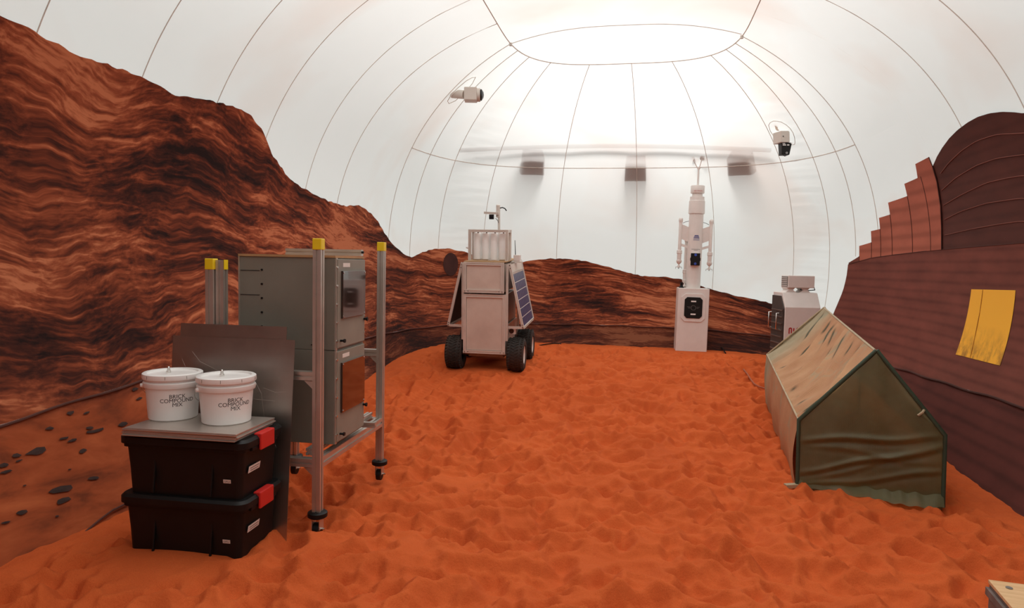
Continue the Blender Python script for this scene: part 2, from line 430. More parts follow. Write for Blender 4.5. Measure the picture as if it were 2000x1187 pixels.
# rocks printed on the orange ground of the left skirt
M['rockprint'] = mat('printed_dark_rock', (.035, .013, .009), .85, 0, .5, 14)
for (x, y, w, h) in [(292, 365, 40, 26), (375, 428, 44, 18), (395, 442, 90, 22), (300, 482, 52, 18), (345, 526, 42, 24), (148, 530, 90, 40), (65, 545, 46, 22), (10, 588, 44, 24), (15, 616, 54, 20),
                     (265, 472, 52, 16), (512, 413, 44, 22), (392, 642, 62, 24), (250, 692, 112, 36), (258, 740, 70, 36), (85, 788, 72, 34), (15, 830, 50, 14), (567, 263, 34, 24), (584, 302, 32, 14), (205, 430, 42, 18), (72, 568, 34, 10), (236, 803, 20, 9), (98, 672, 20, 9), (290, 604, 18, 7), (360, 364, 34, 11)]:
    pts = []; n = 8; sl = random.uniform(.1, .3)
    for k in range(n):
        a = 2 * math.pi * k / n; rr = random.uniform(.62, 1.15) * (.75 if math.sin(a) < 0 else 1)
        dx = .5 * w * math.cos(a) * rr; pts.append(Tz((x + dx) / 2.17, 640 + (y - .5 * h * math.sin(a) * rr - dx * sl) / 2.17))
    c = (sum(p[0] for p in pts) / n, sum(p[1] for p in pts) / n)
    MB().add([shell(c[0], c[1], .016)] + [shell(*p, .014) for p in pts], [(0, 1 + k, 1 + (k + 1) % n) for k in range(n)]).build('printed_rock', M['rockprint'], mural_ll)
# round patch on the far hill, beside the rover
c = Tz(879, 516); M['patch'] = mat('dark_fabric_patch', (.05, .013, .009), .9, 0, .3, 6)
MB().add([shell(*c, .018)] + [shell(c[0] + .15 * math.cos(a), c[1] + .20 * math.sin(a), .017) for a in np.linspace(0, 2 * math.pi, 28, False)], [(0, 1 + k, 1 + (k + 1) % 28) for k in range(28)]).build('fabric_patch', M['patch'], mural_l)

# right wall: printed habitat
def layered(name, c, vary, per=.075, depth=.35):
    k = NT(name); T, z = k.attr('run'), k.attr('high')
    wv = k.noise(k.xyz(k.math('MULTIPLY', T, .6), k.math('MULTIPLY', z, 3.), 0), 1, 3)
    ph = k.math('MULTIPLY_ADD', wv, 2.4, k.math('MULTIPLY', z, 2 * math.pi / per))
    line = k.math('MULTIPLY_ADD', k.math('SINE', ph), .5, .5)
    blot = k.noise(k.xyz(k.math('MULTIPLY', T, 2.), k.math('MULTIPLY', z, 5.), 4.), 1, 5, .6)
    v = k.math('MULTIPLY_ADD', k.math('POWER', line, 2.5), depth, k.math('MULTIPLY', blot, .9))
    k.l(k.ramp(v, [(.25, tuple(x * (1 + vary) for x in c)), (.9, tuple(x * (1 - vary) for x in c))]), k.p.inputs['Base Color'])
    k.p.inputs['Roughness'].default_value = .85; k.p.inputs['Specular IOR Level'].default_value = .2
    return k.m
M['hab'] = layered('printed_habitat_wall', (.165, .048, .034), .34, .11, .24)
M['hab_low'] = layered('printed_habitat_plinth', (.092, .023, .017), .38, .11, .26)
M['hab_dome'] = layered('printed_habitat_dome', (.088, .029, .022), .28, .12, .2)
M['hab_step'] = layered('printed_habitat_steps', (.40, .120, .075), .18, .16, .5)
M['arcline'] = mat('printed_arc_line', (.18, .055, .038), .9)
M['joint'] = mat('printed_joint', (.07, .022, .016), .9)
def band(name, bot, top, parent, m, nT, nZ, off):
    """printed piece between two rows of (T, z) points"""
    P = []; a1 = []; a2 = []
    bt, bz = np.array(bot).T; tt, tz_ = np.array(top).T
    for f in np.linspace(0, 1, nT):
        fb = f * (len(bt) - 1); ft = f * (len(tt) - 1)
        b = (np.interp(fb, range(len(bt)), bt), np.interp(fb, range(len(bt)), bz)); t = (np.interp(ft, range(len(tt)), tt), np.interp(ft, range(len(tt)), tz_))
        row = []
        for g in np.linspace(0, 1, nZ):
            T, z = b[0] + (t[0] - b[0]) * g, b[1] + (t[1] - b[1]) * g
            row.append(shell(T, z, off)); a1.append(T); a2.append(z)
        P.append(row)
    o = MB().grid(P).build(name, M[m], parent, smooth=60)
    set_attr(o.data, 'run', a1); set_attr(o.data, 'high', a2)
    return o
TR1 = KT + 11.5
wr = sv((1658, 516), (1680, 510), (1705, 503), (1750, 497), (1800, 491), (1844, 487), (1900, 482), (1950, 478), (2000, 474)) + [(KT + 3.5, 1.93), (TR1, 1.93)]
rh = sv((1625, 640), (1660, 672), (1700, 697), (1740, 715), (1800, 733), (1860, 752), (1930, 773), (2000, 795)) + [(KT + 3.5, .62), (TR1, .62)]
rT = np.array([p[0] for p in rh]); rZ = np.array([p[1] for p in rh])
left_edge = sv((1658, 516), (1655, 540), (1648, 568), (1638, 592), (1628, 615), (1622, 640))
# resample both rows over the same run so the columns stand upright
Ts = np.linspace(wr[0][0] + .02, TR1, 90)
topz = np.interp(Ts, [p[0] for p in wr], [p[1] for p in wr]); hemz = np.interp(Ts, rT, rZ)
mural_r = band('mural', list(zip(Ts, hemz)), list(zip(Ts, topz)), walls['right'], 'hab', 140, 30, .014)
band('mural_edge', [(p[0], p[1]) for p in left_edge], [(wr[0][0] + .03, z) for _, z in left_edge], mural_r, 'hab', 12, 5, .014)
Tl = np.linspace(left_edge[-1][0], TR1, 90)
band('mural_skirt', [(t, -.12) for t in Tl], [(t, np.interp(t, rT, rZ)) for t in Tl], walls['right'], 'hab_low', 140, 14, .008)
hem(left_edge[-1][0], TR1, walls['right'], None, lambda T: np.interp(T, rT, rZ), 'joint', .010)
# steps: each printed pillar
wz = lambda T: np.interp(T, [p[0] for p in wr], [p[1] for p in wr])
steps = [((1659, 513), (1680, 500)), ((1680, 480), (1702, 473)), ((1703, 451), (1718, 447)), ((1719, 425), (1737, 419)), ((1737, 395), (1771, 383)), ((1769, 358), (1794, 346))]
for k, (a, b) in enumerate(steps):
    (ta, za), (tb, zb) = Tz(*a), Tz(*b)
    tb = Tz(*steps[k + 1][0])[0] + .004 if k + 1 < len(steps) else Tz(1791, 319)[0] + .03
    # drop the two sides straight down the wall to the top of the habitat wall
    band('printed_pillar', [(ta, wz(ta)), (tb, wz(tb))], [(ta, za), (tb, zb)], mural_r, 'hab_step' if k else 'hab', 6, 12, .013 + .0008 * k)
    seam([shell(tb, z, .016 + .0008 * k) for z in np.linspace(wz(tb), zb, 12)], mural_r, .004, 'joint', 'printed_joint')
lastT = sv((1791, 319), (1800, 316), (1818, 305)); rightside = sv((1818, 305), (1825, 323), (1834, 354), (1841, 400), (1843, 445), (1843, 487))
ll = [(Tz(1794, 346)[0], z) for z in np.linspace(lastT[0][1], wz(Tz(1794, 346)[0]), 6)]
ll[0] = lastT[0]
band('printed_pillar', ll, rightside, mural_r, 'hab_step', 14, 8, .019)
seam([shell(*p, .021) for p in rightside], mural_r, .005, 'joint', 'printed_joint')
# dome
dome_px = [(1824, 322), (1832, 305), (1842, 288), (1856, 269), (1872, 253), (1892, 238), (1912, 227), (1935, 220), (1960, 217), (1985, 218), (2000, 220)]
dome = sv(*dome_px)
dome[0] = (dome[0][0] - .06, dome[0][1] - .03)
T_, z_ = dome[-1]; dome += [(T_ + .4, z_ - .06), (T_ + .9, z_ - .2), (T_ + 1.5, z_ - .48), (T_ + 1.9, z_ - .8)]
tb0 = Tz(1843, 487)[0]
botD = [(t, wz(t)) for t in [tb0 - .08] + [p[0] for p in dome[1:-1]] + [dome[-1][0] + .1]]
band('printed_dome', botD, dome, mural_r, 'hab_dome', 70, 24, .011)
arcs = [[(1840, 338), (1855, 318), (1880, 294), (1910, 274), (1950, 261), (2000, 259)], [(1842, 371), (1870, 346), (1910, 322), (1950, 308), (2000, 301)], [(1846, 400), (1880, 380), (1930, 356), (1970, 347), (2000, 342)],
        [(1848, 428), (1880, 412), (1930, 396), (2000, 386)], [(1848, 459), (1900, 447), (1950, 438), (2000, 431)]]
for a in arcs:
    p = sv(*a); p += [(p[-1][0] + .7, p[-1][1] - .10), (p[-1][0] + 1.3, p[-1][1] - .32)]
    tt = np.array([q[0] for q in p]); zz = np.array([q[1] for q in p]); g = np.linspace(0, len(p) - 1, 50)
    tt = np.interp(g, range(len(p)), tt); zz = np.interp(g, range(len(p)), zz)
    for _ in range(3): tt[1:-1] = (tt[:-2] + 2 * tt[1:-1] + tt[2:]) / 4; zz[1:-1] = (zz[:-2] + 2 * zz[1:-1] + zz[2:]) / 4
    seam([shell(x, y, .013) for x, y in zip(tt, zz)], mural_r, .005, 'arcline', 'printed_arc')
seam([shell(t, wz(t), .016) for t in Ts], mural_r, .0035, 'joint', 'printed_joint')
# the upright seams show only above the prints
def print_top(T):
    if T < ot[-1]: return np.interp(T, ot, oz)
    z = wz(T) if T > wr[0][0] else .7
    if T > tb0 and T < dome[-1][0]: z = max(z, np.interp(T, [p[0] for p in dome], [p[1] for p in dome]))
    if wr[0][0] < T <= tb0: z = max(z, np.interp(T, [Tz(*p)[0] for p in ((1659, 513), (1818, 305))], [Tz(*p)[1] for p in ((1659, 513), (1818, 305))]) + .05)
    return z
for T_, w_, r_ in rib_seams:
    seam([shell(T_, z, .004) for z in np.linspace(print_top(T_) - .02, ZC, 44)], walls[w_], r_)
# amber window printed on the habitat wall
k = NT('printed_amber_window'); z = k.attr('high'); T = k.attr('run')
n1 = k.noise(k.xyz(k.math('MULTIPLY', T, 9.), k.math('MULTIPLY', z, 5.), 0), 1, 6, .65)
sm = k.math('MULTIPLY', k.ramp(n1, [(.42, (0, 0, 0)), (.62, (1, 1, 1))]), k.math('MULTIPLY', k.math('SUBTRACT', 1.18, z), 2.2))
k.l(k.mix(sm, (1.0, .47, .030), (.17, .06, .016)), k.p.inputs['Base Color']); k.p.inputs['Roughness'].default_value = .8; M['amber'] = k.m
band('printed_window', sv((1870, 693), (1957, 715)), sv((1901, 565), (1988, 567)), mural_r, 'amber', 10, 14, .018)
M['amber_joint'] = mat('printed_amber_joint', (.36, .13, .015), .9)
seam([shell(*p, .019) for p in sv((1924, 566), (1918, 610), (1908, 660), (1899, 700))], mural_r, .003, 'amber_joint', 'printed_joint')

# dark cord where the left skirt meets the sand
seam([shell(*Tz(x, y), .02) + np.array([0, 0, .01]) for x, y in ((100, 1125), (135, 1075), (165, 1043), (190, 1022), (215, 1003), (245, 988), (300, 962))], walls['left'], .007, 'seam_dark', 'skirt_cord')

# ------------------------------------------------------------------ floor: trodden red sand
def vnoise(x, y, seed):
    g = np.random.default_rng(seed); n = 256; t = g.random((n, n)) * 2 - 1
    xi = np.floor(x).astype(int); yi = np.floor(y).astype(int); fx = x - xi; fy = y - yi
    fx = fx * fx * fx * (fx * (fx * 6 - 15) + 10); fy = fy * fy * fy * (fy * (fy * 6 - 15) + 10)
    a = t[xi % n, yi % n]; b = t[(xi + 1) % n, yi % n]; c = t[xi % n, (yi + 1) % n]; d = t[(xi + 1) % n, (yi + 1) % n]
    return (a * (1 - fx) + b * fx) * (1 - fy) + (c * (1 - fx) + d * fx) * fy
du = .016
us = np.arange(-3.45, 12.35, du); vs_ = np.arange(-3.7, 3.15, du)
UU, VV = np.meshgrid(us, vs_, indexing='ij')
XX = UU * AX[0] + VV * BX[0]; YY = UU * AX[1] + VV * BX[1]
Hh = sand_base(XX, YY)
wx = XX + .10 * vnoise(XX * 2.1, YY * 2.1, 1); wy = YY + .10 * vnoise(XX * 2.3 + 9, YY * 2.3, 2)
lump = .024 * vnoise(wx * 2.6, wy * 2.6, 3) + .034 * (1 - 2 * np.abs(vnoise(wx * 3.2, wy * 4.0, 4))) + .024 * (1 - 2 * np.abs(vnoise(wx * 6.5, wy * 7.5, 5))) + .005 * (1 - 2 * np.abs(vnoise(wx * 14, wy * 15, 8))) + .003 * vnoise(XX * 21, YY * 21, 6)
foot = np.zeros_like(Hh)
for _ in range(2600):
    u = rng.uniform(-1, 12); v = rng.uniform(-3.3, 2.7); a = rng.uniform(0, 2 * math.pi) if rng.random() < .4 else rng.normal(0, .5)
    i0, i1 = np.searchsorted(us, (u - .3, u + .3)); j0, j1 = np.searchsorted(vs_, (v - .3, v + .3))
    if i1 <= i0 or j1 <= j0: continue
    dU = UU[i0:i1, j0:j1] - u; dV = VV[i0:i1, j0:j1] - v
    p = dU * math.cos(a) + dV * math.sin(a); q = -dU * math.sin(a) + dV * math.cos(a)
    Lf = rng.uniform(.07, .14); Wf = rng.uniform(.045, .075)
    d = np.sqrt((p / Lf) ** 2 + (q / Wf) ** 2); dep = rng.uniform(.022, .062)
    foot[i0:i1, j0:j1] *= 1 - .7 * np.exp(-d ** 4)
    foot[i0:i1, j0:j1] += -dep * np.exp(-d ** 5) * (1 + .5 * p / Lf) + .25 * dep * np.exp(-((d - 1.35) / .35) ** 2)
calm = 1 - .75 * sstep(.6, 1.05, np.exp(-(((XX + 1.75) / .9) ** 2 + ((YY - 3.6) / .6) ** 2)))
edge_calm = 1 - .88 * sstep(.70, .83, planR(UU, VV))
rel = (lump + foot) * calm * edge_calm
for it in range(14):               # loose sand slides until no slope is steeper than it can hold
    lim = .92 * du; acc = np.zeros_like(rel)
    for ax in (0, 1):
        df = np.diff(rel, axis=ax); ex_ = np.sign(df) * np.maximum(0, np.abs(df) - lim) * .25
        if ax == 0: acc[:-1] += ex_; acc[1:] -= ex_
        else: acc[:, :-1] += ex_; acc[:, 1:] -= ex_
    rel = rel + acc
Hh = Hh + rel
# wheel tracks in front of the rover
for pa, pb in (((893, 722), (785, 800)), ((1018, 722), (930, 805))):
    a = at_z(*pa, .2); b = at_z(*pb, .06); d = (b - a)[:2]; Ld = np.linalg.norm(d); d = d / Ld
    s = (XX - a[0]) * d[0] + (YY - a[1]) * d[1]; w = -(XX - a[0]) * d[1] + (YY - a[1]) * d[0]
    m_ = np.exp(-(w / .105) ** 6) * sstep(-.1, .1, s) * (1 - sstep(Ld - .3, Ld, s))
    Hh = Hh * (1 - m_) + m_ * (sand_base(XX, YY) - .022 + .009 * np.sin(s * 75 + 3 * np.abs(w) * 20)) + .02 * np.exp(-((np.abs(w) - .15) / .05) ** 2) * sstep(-.1, .1, s) * (1 - sstep(Ld - .3, Ld, s))
# press the sand flat under things that stand on it
def press(px_, py_, r, h=None):
    d = np.hypot(XX - px_, YY - py_); m_ = np.exp(-(d / r) ** 4); global Hh
    Hh = Hh * (1 - m_) + m_ * (sand_base(XX, YY) if h is None else h)
def make_sand():
    nu, nv = Hh.shape; ok = planR(UU, VV) < .93
    idx = -np.ones(Hh.shape, int); fo = ok[:-1, :-1] & ok[1:, :-1] & ok[1:, 1:] & ok[:-1, 1:]
    I = np.arange(nu * nv).reshape(nu, nv)
    quads = np.stack([I[:-1, :-1], I[1:, :-1], I[1:, 1:], I[:-1, 1:]], -1)[fo][:, ::-1]
    used = np.zeros(nu * nv, bool); used[quads.ravel()] = True; remap = np.cumsum(used) - 1
    co = np.stack([XX, YY, Hh], -1).reshape(-1, 3)[used]; quads = remap[quads]
    me = bpy.data.meshes.new('floor'); me.vertices.add(len(co)); me.vertices.foreach_set('co', co.ravel())
    me.loops.add(quads.size); me.loops.foreach_set('vertex_index', quads.ravel().astype(np.int32))
    me.polygons.add(len(quads)); me.polygons.foreach_set('loop_start', np.arange(0, quads.size, 4, dtype=np.int32))
    me.polygons.foreach_set('use_smooth', np.ones(len(quads), bool)); me.update(); me.validate()
    k = NT('red_sand'); v = k.coord()
    f = k.noise(v, 1.3, 6, .6); g = k.noise(v, 260, 2, .7)
    base = k.ramp(f, [(.3, (.50, .088, .022)), (.7, (.64, .125, .032))])
    base = k.mix(.22, base, k.ramp(g, [(.3, (.25, .04, .01)), (.7, (.85, .18, .05))]))
    k.l(base, k.p.inputs['Base Color']); k.p.inputs['Roughness'].default_value = .95; k.p.inputs['Specular IOR Level'].default_value = .1
    h = k.math('MULTIPLY_ADD', k.noise(v, 34, 4, .6), 1., k.math('MULTIPLY', g, .25))
    k.l(k.bump(h, .55, .012), k.p.inputs['Normal'])
    return tag(link('floor', me, k.m), kind='structure')
# where things stand
def zs(p): return float(sand_base(p[0], p[1]))
def ground(px, py):
    z = 0.
    for _ in range(12): p = at_z(px, py, z); z = zs(p)
    return p
rover_at = ground(949, 719); tower_at = ground(1354, 686); case_at = at_y(1527, 690, 9.3)
rackA = ground(620, 1046); rackB = ground(741, 944)
for p in (rover_at, tower_at): press(p[0], p[1] + .25, .6)
press(*at_z(340, 1075, .08)[:2], .34); press(*rackA[:2], .12); press(*rackB[:2], .12)
make_sand()

# ------------------------------------------------------------------ aluminium extrusion
def slot_profile(w, h=None):
    h = h or w
    def side(L, n):                # positions of slot along a side, as (start, end)
        return [(-L / 2 + L * (i + .5) / n - .12 * L / n, -L / 2 + L * (i + .5) / n + .12 * L / n) for i in range(n)]
    nx = max(1, round(w / min(w, h))); ny = max(1, round(h / min(w, h))); d = .2 * min(w, h); pts = []
    pts.append((-w / 2, -h / 2))
    for a, b in side(w, nx): pts += [(a, -h / 2), (a, -h / 2 + d), (b, -h / 2 + d), (b, -h / 2)]
    pts.append((w / 2, -h / 2))
    for a, b in side(h, ny): pts += [(w / 2, a), (w / 2 - d, a), (w / 2 - d, b), (w / 2, b)]
    pts.append((w / 2, h / 2))
    for a, b in reversed(side(w, nx)): pts += [(b, h / 2), (b, h / 2 - d), (a, h / 2 - d), (a, h / 2)]
    pts.append((-w / 2, h / 2))
    for a, b in reversed(side(h, ny)): pts += [(-w / 2, b), (-w / 2 + d, b), (-w / 2 + d, a), (-w / 2, a)]
    return pts
def bar(name, p0, p1, w, parent, h=None, up=(0, 0, 1), m='alu'):
    return MB().sweep(slot_profile(w, h), p0, p1, up).build(name, M[m], parent)

# ------------------------------------------------------------------ rack with two grey cabinets
dv = (rackB - rackA)[:2]; RD = float(np.linalg.norm(dv)); ryaw = math.atan2(dv[0], dv[1])
rack = tag(empty('equipment_rack', (rackA[0], rackA[1], zs(rackA)), -ryaw), 'aluminium frame rack on casters with yellow capped posts around the grey cabinets', 'rack')
def to_rack(p):
    a = np.array([math.cos(ryaw), -math.sin(ryaw)]); b = np.array([math.sin(ryaw), math.cos(ryaw)]); d = np.array(p[:2]) - rackA[:2]
    return float(d @ a), float(d @ b), float(p[2] - zs(rackA))
RW = .68; PS = .05
def ztop(lx, ly, py):              # local height whose picture row is py
    c = Vector((lx, ly, 0)); Mx = Matrix.Rotation(-ryaw, 4, 'Z'); w = Mx @ c
    lo, hi = 0, 3
    for _ in range(40):
        m = (lo + hi) / 2
        if proj((rackA[0] + w.x, rackA[1] + w.y, zs(rackA) + m))[1] > py: lo = m
        else: hi = m
    return lo
def post(lx, ly, z0, z1, cap=True):
    p = bar('post', (lx, ly, z0), (lx, ly, z1), PS, rack, up=(0, 1, 0))
    if cap: MB().box((lx - .0275, ly - .0275, z1 - .062), (lx + .0275, ly + .0275, z1 + .004)).build('yellow_cap', M['yellow'], p, bevel=.004)
    return p
def caster(lx, ly):
    h = .115
    MB().lathe([(.001, h + .0), (.05, h), (.058, h + .006), (.058, h + .03), (.05, h + .036), (.001, h + .036)], (lx, ly, 0), 28).build('levelling_pad', M['black'], rack, smooth=40)
    f = MB(); f.box((lx - .026, ly - .03, .045), (lx - .021, ly + .03, h)); f.box((lx + .021, ly - .03, .045), (lx + .026, ly + .03, h)); f.box((lx - .026, ly - .03, h - .008), (lx + .026, ly + .03, h))
    fo = f.build('caster_fork', M['alu'], rack, bevel=.001)
    MB().cyl((lx - .018, ly, .04), (lx + .018, ly, .04), .042, seg=24).build('wheel', M['black'], fo, smooth=40, bevel=.003)
    MB().cyl((lx - .034, ly, .045), (lx + .045, ly, .045), .007, seg=10).build('axle', M['steel'], fo, smooth=40)
t1 = ztop(0, 0, 467); t2 = ztop(0, RD, 474); t3 = ztop(-RW, 0, 506)
for lx, ly, zt, cp in ((0, 0, t1, 1), (0, RD, t2, 1), (-RW, 0, t3, 1), (-RW, RD, t3 - .05, 1)):
    caster(lx, ly); post(lx, ly, .151, zt, cp)
post(-RW + .055, .02, .151, t3 - .004, False); 
MB().box((-RW + .082, -.002, t3 - .06), (-RW + .084, .04, t3 - .002)).build('yellow_tape', M['yellow'], rack)
zl, zm = ztop(0, 0, 903), ztop(0, 0, 734)
for z in (zl, zm):
    bar('rail', (-RW + .085 if z == zm else -RW + .025, 0, z), (-.025, 0, z), PS, rack); bar('rail', (-RW + .025, RD, z), (-.025, RD, z), PS, rack)
bar('rail', (0, .025, zl), (0, RD - .025, zl), PS, rack, h=.065); bar('rail', (-RW, .025, zl), (-RW, RD - .025, zl), PS, rack, h=.065)
cab0 = to_rack(at_z(653, 868, .52 + zs(rackA)))    # lower front right corner of the cabinets
CX, CY, CZ = cab0; cl = to_rack(at_y(459, 680, at_z(653, 868, .52)[1] + .1)); CW = .625; CD = .47
ctop = ztop(CX, CY, 499); CH = ctop - CZ; CM = CZ + CH * (867 - 683) / (867 - 499)
for fx in (.18, .80):
    x = CX - CW * fx
    bar('support_rail', (x, .03, CZ - .022), (x, RD - .03, CZ - .022), .042, rack)
bar('support_rail', (CX - CW, CY + CD * 1.15, CZ - .0), (CX + .07, CY + CD * 1.15, CZ - .0), .035, rack)
# angle brackets at rail ends
for lx, ly, z in ((-.05, .0, zl - .03), (-.05, 0, zm - .03), (-.05, RD, zm - .03)):
    MB().add([(lx - .03, ly - .015, z), (lx + .025, ly - .015, z), (lx + .025, ly - .015, z - .05), (lx - .03, ly + .015, z), (lx + .025, ly + .015, z), (lx + .025, ly + .015, z - .05)],
             [(0, 2, 1), (3, 4, 5), (0, 1, 4, 3), (1, 2, 5, 4), (2, 0, 3, 5)]).build('bracket', M['alu'], rack)
k = NT('tinted_window'); v = k.coord(); k.p.inputs['Roughness'].default_value = .06; k.p.inputs['Specular IOR Level'].default_value = 1.0
k.p.inputs['Base Color'].default_value = (.03, .012, .008, 1); k.p.inputs['Coat Weight'].default_value = .6; k.p.inputs['Coat Roughness'].default_value = .04
k.l(k.ramp(k.noise(v, 4, 4), [(.3, (.018, .009, .007)), (.7, (.045, .014, .008))]), k.p.inputs['Base Color']); M['tint'] = k.m
def cabinet(z0, z1, upper, label):
    Mw = Matrix.Translation((rackA[0], rackA[1], zs(rackA))) @ Matrix.Rotation(-ryaw, 4, 'Z')
    o = Mw @ Vector((CX, CY, z0)); c = tag(empty('grey_cabinet', o, -ryaw), label, 'cabinet', 'stacked grey cabinets in the rack'); h = z1 - z0
    # local: x from -CW to 0 (front face at y=0), depth CD
    MB().box((-CW, 0, 0), (0, CD, h)).build('body', M['greyp'], c, bevel=.002)
    MB().box((-.055, -.004, .002), (-.002, .0, h - .002)).build('front_strip', M['greyp'], c)
    for i in range(6 if upper else 5):
        for fx in (-.46, -.135):
            zz = h * (.08 + .155 * i) if upper else h * (.1 + .18 * i)
            MB().cyl((fx - (.015 if fx < -.3 else 0), -.006, zz), (fx - (.015 if fx < -.3 else 0), 0, zz), .0065, seg=8).build('bolt', M['black'], c)
    for x in (-.58, -.47, -.37, -.26, -.15):
        MB().cyl((x, -.004, .03 if upper else h - .14), (x, 0, .03 if upper else h - .14), .0035, seg=6).build('screw', M['black' if upper else 'steel'], c)
    if upper:
        for zz in (.345, .505):
            zz = h * zz / .6
            MB().box((-CW + .008, -.0025, zz), (-CW + .135, .0, zz + .004)).build('slot', M['ink'], c)
        MB().box((-CW - .004, -.008, h), (.004, CD + .004, h + .014)).build('plywood_top', M['ply'], c)
        MB().box((-CW - .004, -.006, .0), (-CW + .004, .0, h)).build('edge_strip', M['alu'], c)
    MB().box((-.030, -.0025, .03), (-.026, .0, .15)).build('slot', M['ink'], c)
    d = MB().box((.0, .012, .012), (.012, CD - .004, h - .008)).build('door', M['doorp'], c, bevel=.002)
    MB().box((-.002, .0, .0), (.007, .018, h)).build('hinge_strip', M['alu'], d)
    for i in range(5): MB().cyl((.006, .009, h * (.1 + .2 * i)), (.014, .009, h * (.1 + .2 * i)), .007, seg=8).build('hinge_screw', M['steel'], d, smooth=40)
    wy0, wy1 = (.06, CD - .03); wz0, wz1 = (h * .34, h * .86) if upper else (h * .32, h * .86)
    w = MB().box((.012, wy0, wz0), (.026, wy1, wz1)).build('window', M['tint'], d, bevel=.002)
    for yy in (wy0 + .012, wy1 - .012):
        for zz in (wz0 + .012, wz1 - .012): MB().cyl((.026, yy, zz), (.029, yy, zz), .005, seg=8).build('window_screw', M['steel'], d)
    k_ = MB().cyl((.012, .055, .055), (.035, .055, .055), .007, seg=10); k_.cyl((.035, .055, .055), (.045, .055, .055), .012, seg=12); k_.build('latch', M['black'], d, smooth=40)
    k_ = MB().cyl((.012, CD - .02, .16), (.03, CD - .02, .16), .008, seg=10); k_.cyl((.03, CD - .02, .16), (.04, CD - .02, .16), .013, seg=10); k_.build('latch', M['black'], d, smooth=40)
    MB().box((.012, .09, h - .055), (.0128, .2, h - .03)).build('sticker', M['paper'], d)
    for i in range(4): MB().cyl((.012, CD - .01, h * (.12 + .2 * i)), (.017, CD - .01, h * (.12 + .2 * i)), .005, seg=8).build('door_screw', M['steel'], d)
    return c
cabinet(CZ, CM, False, 'lower grey-green cabinet with a dark tinted door window, standing on the rack rails')
cabinet(CM + .002, ctop - .014, True, 'upper grey-green cabinet with plywood top and a window mirroring the white tent')
Mw = Matrix.Translation((rackA[0], rackA[1], zs(rackA))) @ Matrix.Rotation(-ryaw, 4, 'Z')
o = Mw @ Vector((CX - .50, CY + CD - .04, ctop + .024))
b_ = tag(empty('loose_extrusion', o, -ryaw), 'loose aluminium bar lying on the plywood top of the upper cabinet', 'metal bar')
bar('profile', (-.03, 0, 0), (.50, 0, 0), .042, b_)
MB().box((.50, -.021, -.021), (.504, .021, .021)).build('end_plate', M['alu'], b_)
MB().cyl((.50, -.006, .004), (.518, -.006, .004), .008, seg=8).build('bolt', M['black'], b_)

# ------------------------------------------------------------------ sheets leaning on the rack
k = NT('brushed_sheet_metal'); v = k.coord()
sc_ = k.noise(k.coord(scale=(3, 3, 40)), 6, 4, .6)
k.l(k.ramp(k.noise(v, 2.2, 5), [(.3, (.34, .31, .28)), (.7, (.50, .46, .42))]), k.p.inputs['Base Color']); k.p.inputs['Metallic'].default_value = .95
k.l(k.math('MULTIPLY_ADD', sc_, .18, .26), k.p.inputs['Roughness']); k.l(k.bump(k.noise(v, 1.4, 2), .12, .05), k.p.inputs['Normal']); M['sheet'] = k.m
M['scratch'] = mat('scratch', (.55, .50, .46), .5, .6, .05)
yb = -.15
def lean(px, py, dy=0.):           # a photo point on the leaning plane, in rack coordinates (x, height)
    A_ = Mw @ Vector((0, yb + dy + .105, 0)); B_ = Mw @ Vector((-1, yb + dy + .105, 0))
    p = on_plane(px, py, (A_.x, A_.y, 0), (B_.x, B_.y, 0)); q = to_rack(p); return q[0], q[2]
def leaning_sheet(label, tl, tr, dy, notch=None):
    xl, zl_ = lean(*tl, dy); xr, zr_ = lean(*tr, dy); zt = (zl_ + zr_) / 2
    o = Mw @ Vector((xr, yb + dy, -.02)); s = tag(empty('metal_sheet', o, -ryaw, 0), label, 'metal sheet', 'sheets leaning on the rack')
    # leans back: bottom at y=0, at the mid rail it touches
    a = math.atan2(-yb - dy - (.042 if dy == 0 else .0275), zt + .02); s.rotation_euler = (-a, 0, -ryaw)
    w = xr - xl; h = (zt + .02) / math.cos(a)
    MB().box((-w, -.0015, 0), (0, .0015, h)).build('plate', M['sheet'], s)
    return s, w, h
s1, w1, h1 = leaning_sheet('large scratched metal sheet leaning in front, behind the white buckets', (338, 660), (576, 659), 0)
for pts in ([(.06, .93), (.10, .86), (.2, .80), (.33, .76), (.5, .74), (.62, .735)], [(.12, .97), (.17, .92), (.27, .88), (.37, .84), (.44, .79)], [(.36, .66), (.42, .74), (.48, .82), (.5, .83), (.54, .77), (.56, .66), (.6, .57), (.64, .5)], [(.55, .8), (.62, .78), (.68, .785)]):
    P_ = [(-w1 + a * w1 / .72, -.0018, b * h1 / 1.05) for a, b in pts]
    MB().tube(P_, .0004, 4).build('scratch', M['scratch'], s1)
s2, w2, h2 = leaning_sheet('narrower metal sheet standing up behind the large leaning sheet', (353, 629), (560, 640), .014)

